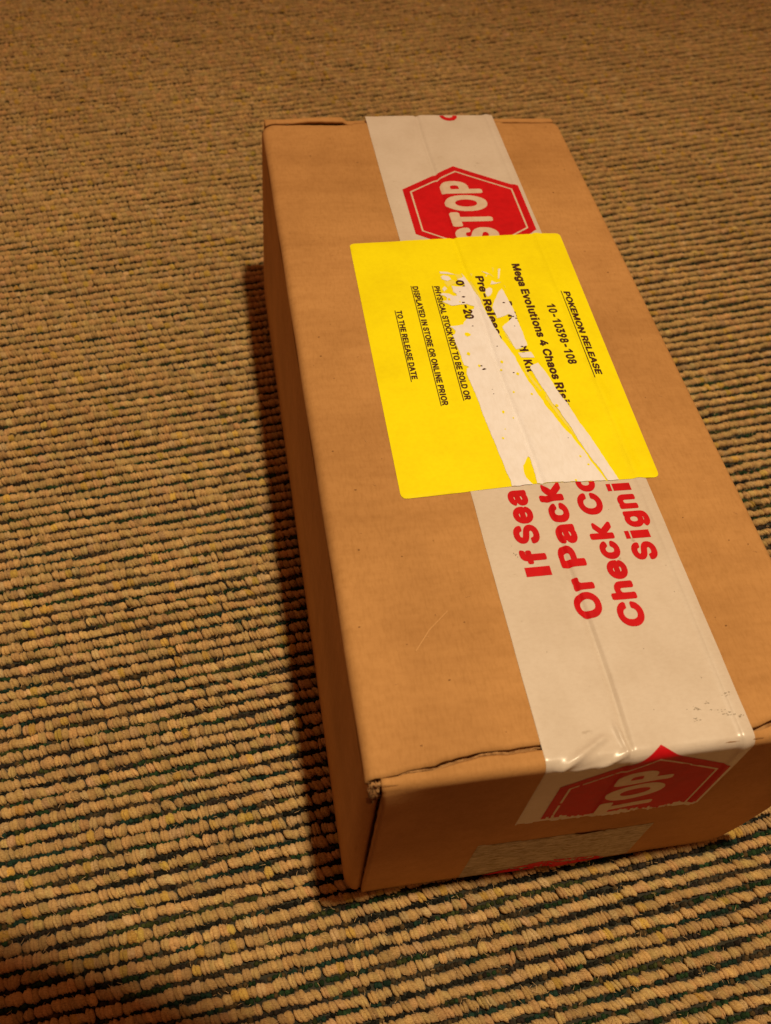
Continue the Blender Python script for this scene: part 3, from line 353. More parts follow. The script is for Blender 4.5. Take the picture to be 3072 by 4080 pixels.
def lettering(body, material, parent, off, s0, s1, xb, xt, away, bold=0.02, drift=0.0, name='lettering', spacing=1.0, italic=0.0, step=0.03, ragged=None):
    """reading direction +s (away) or -s; xb = baseline, xt = cap line at s0; text runs from s0 to s1"""
    V, F = glyphs(body, bold, spacing)
    Hv, _ = glyphs('P', bold); h0 = min(v[1] for v in Hv); h1 = max(v[1] for v in Hv)
    a0 = min(v[0] for v in V); a1 = max(v[0] for v in V)
    P = []
    for vx, vy, _z in V:
        t = (vx + italic * (vy - h0) - a0) / (a1 - a0); s = s0 + (s1 - s0) * t
        P.append((xb + (xt - xb) * (vy - h0) / (h1 - h0) + drift * (s - s0), s))
    return drape(name, None, material, parent, off, step=step, tri=(P, F), ragged=ragged)

# sealing tape over lid, fold and front
TL0, TR0 = 0.343, 0.7755
END = lambda x: -0.295 - 0.03 * (x - TL0) / (TR0 - TL0)
def tape_end(c):
    x, s = c.x, c.y
    e = END(x) + 0.006 * wob(x * 1.3, 1.1)
    if .56 < x < .70: e += 0.010 * wob(x * 2, 6)
    return s < e or s > 2.2475 + .001 * wob(x, 3)
def edge(seed, x0, a): return lambda y: x0 + a * wob(y * .23, seed)
tl, tr = edge(1, TL0, .0008), edge(2, TR0, .0008)
yy = [float(v) for v in np.arange(-0.37, 2.232, 0.02)] + [2.248]
tape_poly = [(tl(y), y) for y in yy] + [(tr(y), y) for y in yy[::-1]]
tape = drape('sealing_tape', [tape_poly], M['tape'], box, 0.0010, step=0.03, ragged=tape_end, fine=(-0.37, -0.26, 0.005), settle=lambda x, y: 0.0003)
tape['label'] = 'wide white sealing tape with red stop signs and warning text down the middle of the lid'
def hexa(dx, dy0, k=1.0, shift=0.0):
    cx = 0.578; cy = 1.727 + shift
    pts = [(0, .225), (.183, .111), (.183, -.111), (0, -.225), (-.183, -.111), (-.183, .111)]
    return [(cx + px * k, cy + py * k) for px, py in pts]
def ring(k0, k1, shift):
    a, b = hexa(0, 0, k0, shift), hexa(0, 0, k1, shift)
    return [[a[i], a[(i + 1) % 6], b[(i + 1) % 6], b[i]] for i in range(6)]
SH = -1.938
def front_fade(c):
    x, s = c.x, c.y
    e = END(x) + .020 + 0.012 * wob(x * 1.1, 3.3) + .009 * wob(x * 5, 1)
    if x > .62: e -= .004
    return s < e
LO = 0.0010
for sh, rg in ((0.0, None), (SH, front_fade)):
    fine = (-0.34, -0.24, 0.005) if sh else None
    hx = drape('stop_sign_print', [hexa(0, 0, 1, sh)], M['red'], tape, LO + 0.0005, ragged=rg, fine=fine)
    hx['label'] = 'red stop sign on the lid' if not sh else 'worn red stop sign on the front face'
    drape('sign_outline', ring(.885, .857, sh), M['print_beige'], tape, LO + 0.0009, ragged=(lambda c: front_fade(c) or wob(c.x * 2.3 + c.y * 5, 2) > .62) if sh else None, fine=fine, step=.012)
    lettering('STOP', M['print_beige'], tape, LO + 0.0009, 1.572 + sh, 1.872 + sh, .642, .514, True, bold=0.05, name='stop_lettering', ragged=rg)
def red(body, s0, s1, xb, xt=None):
    lettering(body, M['red'], tape, LO + 0.0006, s0, s1, xb, xt if xt else xb - .0575, True, bold=0.035, name='warning_lettering')
red('If', .418, .488, .472); red('Seal', .503, .688, .471)
red('Or', .302, .405, .556); red('Package', .432, .845, .556)
red('Check', .273, .545, .643); red('Con', .567, .74, .643)
red('Signing', .434, .756, .728)
lettering('C', M['red'], tape, LO + 0.0006, 2.213, 2.275, .652, .594, True, bold=.035, name='warning_lettering', ragged=lambda c: c.y > 2.246, step=.006)
# the older strip of tape low on the front
def old_end(c):
    x, s = c.x, c.y
    return s > -0.432 - 0.02 * (x - .27) / .43 + .02 + .003 * wob(x, 2) or s < -.662 or x > .714 - .02 * (-.44 - s) * 0 + .004 * wob(s, 2)
old = drape('worn_tape_strip', [[(0.275, -.675), (.712, -.675), (.706, -.41), (.281, -.41)]], M['tape_old'], box, 0.0016, ragged=old_end, fine=(-.45, -.40, .005), settle=lambda x, y: .0005)
old['label'] = 'older yellowed strip of tape along the bottom of the front face'
def streak(c):
    x, s = c.x, c.y
    return (wob(x * .9 + s * 3, 2) + .5 * wob(s * 9, 1) + wob(x * 3, 4) * .6) > 0.35
drape('red_print_remnant', [[(0.335, -.662), (.40, -.632), (.47, -.61), (.52, -.598), (.62, -.632), (.66, -.662)]], M['red'], old, 0.0021, step=.006, ragged=streak)

# ---------------------------------------------------------------- yellow label
LY = 0.0022
def rounded(pts, r=0.016, n=4):
    out = []; m = len(pts)
    for i in range(m):
        p = Vector(pts[i]); a = (Vector(pts[i - 1]) - p).normalized(); b = (Vector(pts[(i + 1) % m]) - p).normalized()
        A, B = p + a * r, p + b * r
        for k in range(n + 1):
            t = k / n; q = A * (1 - t) ** 2 + p * 2 * t * (1 - t) + B * t * t; out.append((q.x, q.y))
    return out
lab = drape('yellow_label', [rounded([(0.180, .654), (.503, .668), (.676, .662), (.812, .664), (.829, 1.601), (.60, 1.598), (.194, 1.578)])], M['yellow'], box, LY, settle=lambda x, y: 0.0020 if .338 < x < .782 else 0.0005)
lab['label'] = 'yellow paper release label with a torn white streak across its middle'
D = 0.017
def ink(body, s0, s1, xb, xt, bold=0.02, under=None, italic=0.0, off=0.0006, name='printed_line', cut=None):
    o = lettering(body, M['ink'], lab, LY + off, s0, s1, xb, xt, False, bold=bold, drift=D, name=name, italic=italic, ragged=(lambda c: c.y < cut) if cut else None)
    if under:
        a, b, xu = under
        drape('underline', [[(xu, a), (xu + .0022, a), (xu + .0022 - D * (a - b), b), (xu - D * (a - b), b)]], M['ink'], lab, LY + off, step=.05)
ink('POKEMON RELEASE', 1.336, 1.010, .7630, .7830, .022, under=(1.338, .998, .7560), italic=-.05)
ink('10-10398-108', 1.290, 1.054, .7010, .7255, .022)
ink('Mega Evolutions 4 Chaos Rising', 1.466, .872, .6455, .6695, .022, cut=.898)
ink('Build & Battle Kit', 1.307, 1.030, .5815, .6055, .022)
ink('Pre-Release', 1.416, 1.150, .5265, .5500, .022)
ink('PHYSICAL STOCK NOT TO BE SOLD OR', 1.379, .945, .4000, .4165, .024, under=(1.381, .942, .3955))
ink('DISPLAYED IN STORE OR ONLINE PRIOR', 1.381, .931, .3400, .3560, .024, under=(1.383, .929, .3358))
ink('TO THE RELEASE DATE', 1.284, 1.026, .2775, .2930, .024, under=(1.285, 1.017, .2738))
TORN = {
    'P1': [(0.492,1.416),(0.502,1.404),(0.508,1.381),(0.512,1.353),(0.518,1.323),(0.52,1.289),(0.523,1.26),(0.527,1.234),(0.53,1.205),(0.536,1.177),(0.54,1.152),(0.547,1.131),(0.553,1.106),(0.559,1.089),(0.559,1.072),(0.563,1.049),(0.567,1.025),(0.57,1.002),(0.575,0.986),(0.58,0.966),(0.584,0.947),(0.591,0.927),(0.589,0.93),(0.592,0.912),(0.602,0.886),(0.61,0.857),(0.619,0.831),(0.631,0.809),(0.635,0.789),(0.64,0.775),(0.648,0.757),(0.653,0.73),(0.661,0.703),(0.668,0.683),(0.673,0.662),(0.505,0.668),(0.507,0.688),(0.508,0.717),(0.508,0.748),(0.504,0.75),(0.495,0.737),(0.485,0.723),(0.482,0.703),(0.483,0.687),(0.49,0.673),(0.494,0.666),(0.443,0.665),(0.444,0.684),(0.44,0.71),(0.439,0.736),(0.436,0.765),(0.434,0.802),(0.43,0.847),(0.427,0.886),(0.426,0.914),(0.425,0.947),(0.426,0.934),(0.424,0.959),(0.422,0.985),(0.419,1.01),(0.417,1.033),(0.421,1.052),(0.429,1.058),(0.417,1.066),(0.416,1.082),(0.417,1.099),(0.415,1.123),(0.413,1.147),(0.413,1.167),(0.41,1.178),(0.419,1.184),(0.423,1.194),(0.418,1.205),(0.41,1.213),(0.418,1.214),(0.449,1.219),(0.454,1.23),(0.464,1.242),(0.475,1.248),(0.48,1.259),(0.484,1.277),(0.492,1.28),(0.496,1.291),(0.486,1.295),(0.477,1.301),(0.467,1.3),(0.433,1.296),(0.424,1.304),(0.411,1.314),(0.424,1.317),(0.428,1.328),(0.421,1.338),(0.41,1.344),(0.421,1.349),(0.436,1.346),(0.446,1.336),(0.457,1.336),(0.457,1.345),(0.45,1.353),(0.451,1.364),(0.45,1.378),(0.462,1.375),(0.483,1.374),(0.49,1.381),(0.488,1.397),(0.472,1.406),(0.486,1.411)],
    'P2': [(0.59,1.359),(0.594,1.349),(0.596,1.326),(0.598,1.303),(0.602,1.277),(0.603,1.255),(0.602,1.23),(0.603,1.204),(0.605,1.179),(0.603,1.155),(0.605,1.144),(0.604,1.13),(0.587,1.121),(0.569,1.115),(0.566,1.126),(0.562,1.15),(0.558,1.175),(0.554,1.19),(0.554,1.204),(0.563,1.214),(0.576,1.224),(0.589,1.238),(0.592,1.248),(0.583,1.254),(0.568,1.246),(0.547,1.238),(0.547,1.251),(0.546,1.269),(0.544,1.28),(0.554,1.302),(0.569,1.331),(0.581,1.35)],
    'P3': [(0.571,1.102),(0.607,1.104),(0.611,1.083),(0.576,1.084)],
    'P4': [(0.589,1.047),(0.598,1.056),(0.615,1.063),(0.619,1.048),(0.627,1.024),(0.633,0.994),(0.637,0.965),(0.644,0.939),(0.653,0.91),(0.663,0.852),(0.675,0.809),(0.684,0.767),(0.692,0.726),(0.701,0.686),(0.706,0.662),(0.678,0.662),(0.674,0.679),(0.669,0.702),(0.66,0.726),(0.654,0.75),(0.649,0.77),(0.643,0.795),(0.638,0.833),(0.629,0.866),(0.623,0.895),(0.624,0.906),(0.613,0.917),(0.61,0.936),(0.607,0.955),(0.615,0.919),(0.611,0.939),(0.609,0.958),(0.601,0.974),(0.597,0.994),(0.594,1.017),(0.591,1.033)],
    'S0': [(0.544,1.359),(0.556,1.366),(0.563,1.36),(0.56,1.347),(0.551,1.332),(0.542,1.327),(0.539,1.341)],
    'S1': [(0.429,1.419),(0.437,1.425),(0.451,1.42),(0.456,1.406),(0.444,1.399),(0.43,1.408)],
    'S2': [(0.422,1.366),(0.431,1.377),(0.436,1.367),(0.425,1.355)],
    'S3': [(0.563,1.379),(0.57,1.395),(0.58,1.386),(0.596,1.387),(0.578,1.381)],
    'S4': [(0.429,1.441),(0.452,1.438),(0.471,1.427),(0.456,1.429),(0.43,1.433)],
    'S5': [(0.549,1.437),(0.564,1.43),(0.571,1.422),(0.562,1.425)],
    'S6': [(0.602,1.446),(0.608,1.446),(0.594,1.403),(0.59,1.403)],
    'S7': [(0.557,1.415),(0.564,1.422),(0.559,1.413)],
    'S8': [(0.49,1.432),(0.499,1.412),(0.501,1.396),(0.493,1.41)],
}

def rag(p, amp=0.0014):
    out = []
    for i in range(len(p)):
        a, b = p[i], p[(i + 1) % len(p)]; n = max(1, int(math.hypot(b[0] - a[0], b[1] - a[1]) / 0.006))
        for k in range(n):
            t = k / n; q = (a[0] + (b[0] - a[0]) * t, a[1] + (b[1] - a[1]) * t)
            out.append((q[0] + random.uniform(-amp, amp) * .6, q[1] + random.uniform(-amp, amp)) if k else q)
    return out
def fix(k, p):
    bad = {'P1': [(.589, .93), (.425, .947), (.57, 1.002 + 9)], 'P4': [(.615, .919), (.624, .906), (.611, .939), (.609, .958)]}
    return [q for q in p if q not in bad.get(k, [])]
for k, p in TORN.items():
    p = fix(k, p); o = drape('torn_paper', [rag(p, .0011 if k[0] == 'P' else .0006)], M['paper'], lab, LY + (0.0011 if k[0] == 'P' else .0010))
def blob(x, y, r, n=9, ax=1.0, ay=1.0):
    return [(x + r * ax * math.cos(2 * math.pi * i / n) * random.uniform(.65, 1.1), y + r * ay * math.sin(2 * math.pi * i / n) * random.uniform(.65, 1.1)) for i in range(n)]
TOP = LY + 0.0016
yl = [(0.4522, 1.1792, .010), (0.4378, 1.1058, .008), (0.5185, 1.07, .006), (0.456, 1.0601, .005), (0.5105, 1.0425, .004), (0.5493, 1.0239, .006), (0.5222, 0.9604, .004),
      (0.5674, 0.9513, .005), (0.4792, 0.8956, .005), (0.4575, 0.8116, .004), (0.633, 0.7399, .004), (0.6454, 0.7133, .004), (0.6218, 0.9087, .007), (0.432, 1.322, .006), (.50, .875, .003), (.47, .84, .002), (.60, .668, .004), (.46, 1.31, .003)]
drape('yellow_paper_fleck', [blob(x, y, r, ax=.8) for x, y, r in yl], M['yellow'], lab, TOP)['kind'] = 'stuff'
bl = [(0.4616, 1.0598, .004), (0.4660, 1.0474, .006), (0.4731, 1.2113, .0028), (0.5207, 1.129, .0028), (0.5397, 1.0289, .0035), (0.469, 1.352, .002), (0.4745, 1.3302, .0058), (0.4690, 1.3071, .0055),
      (0.5819, 1.3005, .0045), (0.4698, 0.9588, .002), (0.5885, 1.2051, .002), (.476, 1.245, .004), (.592, 1.115, .005), (.588, 1.125, .004), (.47, .975, .0015), (.62, .80, .0015), (.594, 1.243, .004), (.601, 1.236, .004), (.486, 1.376, .004)]
drape('ink_fleck', [blob(x, y, r, ax=1.1, ay=.55) for x, y, r in bl], M['ink'], lab, TOP)['kind'] = 'stuff'
ink('0', 1.401, 1.380, .4665, .4895, .022, off=.0016, name='date_lettering')
ink('-20', 1.297, 1.240, .4610, .4860, .022, off=.0016, name='date_lettering')
# scuffed halo of half torn ink at the far end of the streak
sc_ = [[(0.60, 1.445), (.604, 1.446), (.598, 1.41), (.594, 1.41)], [(.552, 1.432), (.575, 1.424), (.58, 1.41), (.572, 1.42)], [(.515, 1.43), (.522, 1.427), (.516, 1.415)],
       [(.585, 1.455), (.590, 1.45), (.583, 1.43)], [(.434, 1.398), (.46, 1.405), (.47, 1.39), (.455, 1.385), (.44, 1.375)], [(.47, 1.43), (.487, 1.425), (.49, 1.40), (.475, 1.41)],
       [(.505, 1.39), (.515, 1.345), (.523, 1.30), (.527, 1.29), (.519, 1.35), (.510, 1.40)], [(.60, 1.375), (.604, 1.372), (.602, 1.36)]]
drape('scuffed_ink_patch', [rag(p, .001) for p in sc_], M['yellow_worn'], lab, LY + .0004)
# the pale rubbed edge along the yellow ribbon between the two torn streaks
drape('scuffed_ink_patch', [rag(p, .0012) for p in [[(.604, .955), (.612, .925), (.622, .885), (.634, .845), (.640, .80), (.632, .83), (.62, .865), (.61, .90), (.60, .935)], [(.556, 1.19), (.562, 1.165), (.568, 1.13), (.56, 1.14), (.553, 1.17)],
      [(.575, 1.05), (.584, 1.01), (.598, .965), (.594, .96), (.582, .99), (.573, 1.03)]]], M['yellow_worn'], lab, LY + .0005)

M['stain'] = mat('grey_smudge', (0.30, 0.25, 0.18), 0.6)
M['speck'] = mat('brown_speck', (0.24, 0.115, 0.035), 0.9)
M['scuff'] = mat('pale_scuff', (0.54, 0.295, 0.105), 0.8)
sm_ = []
for (x, y, r, n) in ((.705, .085, .006, 5), (.722, .066, .009, 9), (.742, .060, .008, 8), (.762, .052, .006, 5), (.675, .078, .008, 10), (.668, .055, .007, 7), (.752, .098, .008, 6)):
    for _ in range(n): sm_.append(blob(x + random.gauss(0, r * .9), y + random.gauss(0, r * .4), random.uniform(.0008, .0022), ax=1.5, ay=.6, n=6))
sm_ += [blob(random.uniform(.36, .76), random.uniform(.02, .6) if i % 3 else random.uniform(1.65, 2.2), random.uniform(.0007, .0015), n=6) for i in range(26)]
sm_ += [blob(.404 + random.gauss(0, .003), .475 + random.gauss(0, .003), .0015, n=6) for _ in range(5)]
drape('dirt_smudge', sm_, M['stain'], tape, LO + .0004)['kind'] = 'stuff'
def card_pt():
    while True:
        x, y = random.uniform(.03, .97), random.uniform(.06, 2.18)
        if not (.33 < x < .79) and not (.16 < x < .85 and .64 < y < 1.62): return x, y
lidp = bpy.data.objects['lid_panel']
sp = []
for _ in range(42):
    x, y = card_pt(); sp.append(blob(x, y, random.choice([.0010, .0013, .0017, .0024]), ax=1.3, ay=.8, n=7))
drape('speck', sp, M['speck'], lidp, .0004)['kind'] = 'stuff'
sf = []
for _ in range(34):
    x, y = card_pt(); a = random.uniform(0, 6.28); l = random.uniform(.002, .009); w_ = .0007
    dx, dy = math.cos(a), math.sin(a)
    sf.append([(x - dx * l - dy * w_, y - dy * l + dx * w_), (x + dx * l, y + dy * l), (x - dx * l + dy * w_, y - dy * l - dx * w_)])
sf.append([(.142, .268), (.178, .3125), (.225, .3535), (.2245, .3555), (.1765, .3145), (.1405, .2695)])
drape('scuff_mark', sf, M['scuff'], lidp, .0005)['kind'] = 'stuff'

# ---------------------------------------------------------------- carpet
def rowy(k, x):
    y0 = k * 0.0370
    return y0 + (0.092 + 0.030 * y0) * (x - 0.5)
carpet = None
ML, MR = 0.0, 0.0
def camrange(y):               # visible x range on the carpet at distance y, with a margin
    t = (y + 0.42) / (4.6 + 0.42)
    return -0.79 - 0.36 * t - 0.10 - .06 * t - ML, 0.93 + (3.18 - 0.93) * t + 0.16 + .1 * t + MR

def ell_template(nl, lats):
    V = []; F = []
    for la in lats:
        for i in range(nl):
            a = 2 * math.pi * i / nl; V.append((math.cos(a) * math.cos(la), math.sin(a) * math.cos(la), math.sin(la)))
    V.append((0, 0, 1)); top = len(V) - 1
    for j in range(len(lats) - 1):
        for i in range(nl):
            a = j * nl + i; b = j * nl + (i + 1) % nl
            F.append((a, b, b + nl)); F.append((a, b + nl, a + nl))
    j = len(lats) - 1
    for i in range(nl): F.append((j * nl + i, j * nl + (i + 1) % nl, top))
    return np.array(V), np.array(F)
T_hi = ell_template(10, [-0.5, -0.05, 0.4, 0.85, 1.2])
T_mid = ell_template(8, [-0.35, 0.25, 0.85])
T_lo = ell_template(6, [-0.3, 0.5])
T_y = ell_template(6, [-0.3, 0.4])

def build(name, tmpl, P, A, B, HH, rot, tilt, col, material, parent):
    """P centres (n,3); A across half length, B along half width, HH height; rot in plan; tilt about the long axis"""
    V0, F0 = tmpl; n = len(P)
    v = np.repeat(V0[None], n, 0).astype(np.float64)
    v += rng.normal(0, 0.05, v.shape)
    x = v[..., 0] * B[:, None]; y = v[..., 1] * A[:, None]; z = v[..., 2] * HH[:, None]
    # pinched ends, like a twisted strand
    y2 = v[..., 1]; x = x * (1 - 0.22 * y2 ** 2)
    ct, st = np.cos(tilt)[:, None], np.sin(tilt)[:, None]
    x, z = x * ct + z * st, -x * st + z * ct
    cr, sr = np.cos(rot)[:, None], np.sin(rot)[:, None]
    X = x * cr - y * sr + P[:, 0:1]; Y = x * sr + y * cr + P[:, 1:2]; Z = z + P[:, 2:3]
    V = np.stack([X * S, Y * S, Z * S], -1).reshape(-1, 3)
    F = (F0[None] + (np.arange(n) * len(V0))[:, None, None]).reshape(-1, 3)
    me = mesh_np(name, V, F)
    ca = me.color_attributes.new('Col', 'FLOAT_COLOR', 'POINT')
    cc = np.ones((n, len(V0), 4), np.float32); cc[..., :3] = col[:, None, :]
    ca.data.foreach_set('color', cc.ravel())
    o = link(name, me, material, parent)
    return o

# ground sheet of the carpet, striped the same way beyond the modelled loops
m = bpy.data.materials.new('woven_backing'); m.use_nodes = True
nt = m.node_tree; b = nt.nodes['Principled BSDF']; b.inputs['Roughness'].default_value = 0.95
n1 = nt.nodes.new('ShaderNodeTexNoise'); n1.inputs['Scale'].default_value = 300
tcn = nt.nodes.new('ShaderNodeTexCoord'); nt.links.new(tcn.outputs['Object'], n1.inputs['Vector'])
rp = nt.nodes.new('ShaderNodeValToRGB'); rp.color_ramp.elements[0].color = (0.012, 0.012, 0.008, 1); rp.color_ramp.elements[1].color = (0.05, 0.045, 0.025, 1)
nt.links.new(n1.outputs[0], rp.inputs[0]); nt.links.new(rp.outputs[0], b.inputs['Base Color'])
carpet = link('carpet', mesh_np('carpet', [(-1.2, -1.2, -0.0045), (1.6, -1.2, -0.0045), (1.6, 2.0, -0.0045), (-1.2, 2.0, -0.0045)], [(0, 1, 2, 3)]), m, None, smooth=False)
carpet['kind'] = 'structure'
# coarse ribs for the carpet outside the modelled part
tan = np.array([0.62, 0.43, 0.178])
k0, k1 = -24, 142
far_P = []; far = {'P': [], 'A': [], 'B': [], 'H': [], 'r': [], 't': [], 'c': []}
yarn = {k: [] for k in far}; middle = {k: [] for k in far}
def add(d, P, A, B, Hh, r, t, c):
    d['P'].append(P); d['A'].append(A); d['B'].append(B); d['H'].append(Hh); d['r'].append(r); d['t'].append(t); d['c'].append(c)
def flush(d, name, tmpl, material, parent, kind=None):
    o = build(name, tmpl, np.concatenate(d['P']), np.concatenate(d['A']), np.concatenate(d['B']), np.concatenate(d['H']), np.concatenate(d['r']), np.concatenate(d['t']), np.concatenate(d['c']), material, parent)
    if kind: o['kind'] = kind
    return o
greens = np.array([[0.022, 0.050, 0.020], [0.018, 0.018, 0.014], [0.060, 0.045, 0.026], [0.050, 0.062, 0.020], [0.016, 0.040, 0.028], [0.035, 0.028, 0.022]])
for k in range(k0, k1):
    ymid = k * 0.037
    xa, xb = camrange(ymid + .1)
    xa -= 0.02
    # loops
    pitch = 0.0188 if ymid < 2.0 else .0195
    n = int((xb - xa) / pitch)
    jt = .18 if ymid < 1.0 else .08
    xs = xa + (np.arange(n) + rng.uniform(-jt, jt, n)) * pitch + rng.uniform(0, pitch)
    wander = 0.0022 * np.sin(xs * 9 + k * 1.7) + 0.0018 * np.sin(xs * 31 + k * 2.9)
    ys2 = np.array([rowy(k, x) for x in xs]) + wander + rng.normal(0, .0010 if ymid < 1.2 else .0005, n)
    keep = ~((xs > 0.05) & (xs < 0.90) & (ys2 > 0.06) & (ys2 < 2.18)) & (ys2 > -0.75)
    xs, ys2 = xs[keep], ys2[keep]; n = len(xs)
    if n < 3: continue
    P = np.stack([xs, ys2, -0.020 + rng.normal(0, 0.0014, n) + 0.0022 * np.sin(xs * 14 + k)], -1)
    A = 0.0152 * rng.uniform(.88, 1.16, n); B = 0.0104 * rng.uniform(.85, 1.3, n); HH = 0.0150 * rng.uniform(.9, 1.1, n)
    rot = 0.12 + np.clip(0.34 + 0.22 * xs, .15, .75) + 0.14 * np.sin(xs * 5.1 + k * .85) + rng.normal(0, .12, n)
    tilt = -0.62 + rng.normal(0, .14, n)
    br = (1 + 0.10 * np.sin(xs * 7 + k * 3.3) + rng.normal(0, .09, n))[:, None]
    c = tan[None] * (br if ymid < 2 else 1 + (br - 1) * .7) * (1 + rng.normal(0, .03, (n, 3)))
    yel = rng.random(n) < .05; c[yel] = c[yel] * np.array([1.05, 1.05, .6])
    pale = rng.random(n) < .06; c[pale] = c[pale] * np.array([1.05, 1.1, 1.3])
    c = np.clip(c, .01, .9)
    if True:
        # every stitch is a twist of thin strands lying side by side
        m_ = 2; off_ = np.array([-.0036, .0036]); zz_ = np.array([-.0010, .0010])
        rep_ = lambda q: np.repeat(q, m_, 0)
        P = rep_(P); P[:, 0] += np.tile(off_, n) + rng.normal(0, .0007, n * m_); P[:, 1] += np.tile(off_, n) * .1 + rng.normal(0, .0007 if ymid < 2 else .0004, n * m_); P[:, 2] += np.tile(zz_, n) + rng.normal(0, .0007, n * m_)
        A = rep_(A) * rng.uniform(.86, 1.08, n * m_); B = rep_(B) * rng.uniform(.64, .84, n * m_) * (1 if ymid < 1 else 1.12); HH = rep_(HH) * rng.uniform(.9, 1.05, n * m_)
        rot = rep_(rot) + rng.normal(0, .10, n * m_); tilt = rep_(tilt) * .4; rot = rot if ymid < 2.4 else rot * .6; c = rep_(c) * rng.uniform(.88, 1.1, (n * m_, 1))
        if ymid < 1.0: build('pile_row', T_mid, P, A, B, HH, rot, tilt, c, M['loop'], carpet)
        else: add(middle if ymid < 2 else far, P, A, B, HH, rot, tilt, c)
    # dark ground yarn beside the row
    p2 = 0.0115 if ymid < 1.2 else 0.02
    n = int((xb - xa) / p2)
    xs = xa + (np.arange(n) + rng.uniform(-.3, .3, n)) * p2
    ys2 = np.array([rowy(k, x) for x in xs]) + 0.0185 + rng.normal(0, .0013, n)
    keep = ~((xs > 0.05) & (xs < 0.90) & (ys2 > 0.06) & (ys2 < 2.18)) & (ys2 > -0.75)
    xs, ys2 = xs[keep], ys2[keep]; n = len(xs)
    idx = (np.floor(xs / 0.055 + 7.3 * k + 1.2 * np.sin(xs * 17 + k * 5))).astype(int)
    pick = (np.abs(np.sin(idx * 12.9898 + k * 78.233) * 43758.5453) % 1)
    w8 = pick * 6
    ci = np.clip(w8.astype(int), 0, 5)
    c = greens[ci] * rng.uniform(.55, 1.6, (n, 1))
    brown = rng.random(n) < .10; c[brown] = np.array([.12, .08, .035])
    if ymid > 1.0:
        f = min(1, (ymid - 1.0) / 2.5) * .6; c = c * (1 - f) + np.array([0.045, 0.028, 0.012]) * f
    P = np.stack([xs, ys2, -0.0235 + rng.normal(0, 0.0014, n)], -1)
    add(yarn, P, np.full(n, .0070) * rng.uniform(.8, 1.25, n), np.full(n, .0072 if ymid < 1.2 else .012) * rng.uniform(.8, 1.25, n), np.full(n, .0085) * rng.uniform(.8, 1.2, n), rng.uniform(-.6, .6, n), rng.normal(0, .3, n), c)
side = {k_: [] for k_ in far}
for k in range(-34, 156):
    ymid = k * 0.037; xa, xb = camrange(ymid + .1); xa -= .02
    if -24 <= k < 142 and ymid > -0.72: spans = ((xa - 1.3, xa + .012), (xb - .03, xb + .7))
    else: spans = ((xa - 1.3, xb + .7),)
    for a_, b_ in spans:
        n = int((b_ - a_) / .0195); xs = a_ + (np.arange(n) + rng.uniform(-.1, .1, n)) * .0195
        ys2 = np.array([rowy(k, x) for x in xs]) + rng.normal(0, .0008, n)
        c = np.clip(tan[None] * (1 + rng.normal(0, .08, n))[:, None], .01, .9)
        o1 = np.ones(n); add(side, np.stack([xs, ys2, np.full(n, -.020) + rng.normal(0, .001, n)], -1), .0152 * rng.uniform(.88, 1.16, n), .0118 * rng.uniform(.85, 1.3, n), .0150 * o1, .4 * o1, -.5 * o1, c)
        add(side, np.stack([xs, ys2 + .0185, np.full(n, -.0235)], -1), .0070 * o1, .012 * o1, .0085 * o1, .1 * o1, 0 * o1, greens[rng.integers(0, 6, n)])
flush(side, 'outer_pile', ell_template(5, [-0.3, 0.5]), M['loop'], carpet, 'stuff')
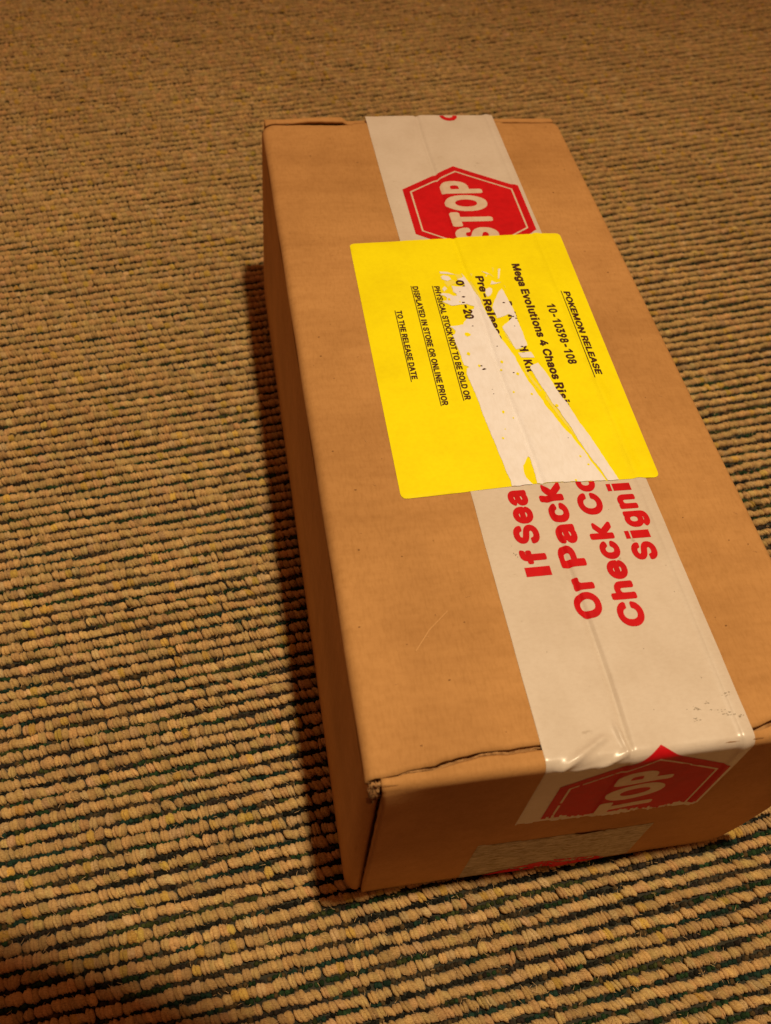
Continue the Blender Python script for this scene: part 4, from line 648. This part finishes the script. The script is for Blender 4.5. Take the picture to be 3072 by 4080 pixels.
# loose fibres standing off the near rows
nf = 11000
fx = rng.uniform(-1.0, 1.9, nf); fk = rng.integers(-14, 36, nf)
fy = np.array([rowy(k_, x_) for k_, x_ in zip(fk, fx)]) + rng.normal(0, .008, nf)
ok = ~((fx > -0.01) & (fx < 1.02) & (fy > -.01) & (fy < 2.3)); fx, fy = fx[ok], fy[ok]; nf = len(fx)
base = np.stack([fx, fy, rng.uniform(-.008, -.003, nf)], -1)
dr = rng.normal(0, 1, (nf, 3)); dr[:, 2] = np.abs(dr[:, 2]) * .5; dr /= np.linalg.norm(dr, axis=1)[:, None]
ln = rng.uniform(.006, .016, nf)[:, None]; sd = np.cross(dr, np.array([0, 0, 1.0])); sd /= np.linalg.norm(sd, axis=1)[:, None]; sd *= .00042
midp = base + dr * ln * .55 + np.array([0, 0, .0015]); tip = base + dr * ln + rng.normal(0, .0012, (nf, 3))
FV = np.stack([base - sd, base + sd, midp + sd * .8, midp - sd * .8, tip], 1).reshape(-1, 3) * S
FF = (np.array([[0, 1, 2], [0, 2, 3], [3, 2, 4]])[None] + (np.arange(nf) * 5)[:, None, None]).reshape(-1, 3)
M['fibre'] = mat('loose_fibre', (0.62, 0.42, 0.20), 0.9)
link('loose_fibre', mesh_np('loose_fibre', FV, FF), M['fibre'], carpet)['kind'] = 'stuff'
flush(middle, 'middle_pile', T_lo, M['loop'], carpet, 'stuff')
flush(far, 'distant_pile', T_lo, M['loop'], carpet, 'stuff')
flush(yarn, 'ground_yarn', T_y, M['yarn'], carpet, 'stuff')

# ---------------------------------------------------------------- added table-shaped shadow blocker, out of view; it shades the near left corner
tx, ty, tr_ = -0.79, -1.55, 1.72
tb_ = bpy.data.objects.new('side_table', None); C.objects.link(tb_); tb_.location = (tx * S, ty * S, 0)
tb_['label'] = 'round brown wooden side table standing on the carpet near the box, casting the corner shadow'; tb_['category'] = 'table'
def disc(name, r, z0, z1, n=64, cx=0, cy=0, r0=None):
    r0 = r0 or r; V = []; e = min(.02, r * .2)
    for rr, z in ((r0, z0), (r, z1 - e), (r - e * .3, z1 - e * .3), (r - e, z1)):
        V += [((cx + rr * math.cos(2 * math.pi * i / n)) * S, (cy + rr * math.sin(2 * math.pi * i / n)) * S, z * S) for i in range(n)]
    F = [(j * n + i, j * n + (i + 1) % n, (j + 1) * n + (i + 1) % n, (j + 1) * n + i) for j in range(3) for i in range(n)]
    me = bpy.data.meshes.new(name); me.from_pydata(V, [], F + [tuple(range(n))[::-1], tuple(range(3 * n, 4 * n))]); me.update()
    return link(name, me, M['wood'], tb_, smooth=False)
disc('table_top', tr_, 2.2 + H, 2.3 + H)
for a in (170, 230, 290, 350):
    disc('leg', .10, -0.01, 2.2 + H - .002, 16, 1.25 * math.cos(math.radians(a)), 1.25 * math.sin(math.radians(a)), .06)
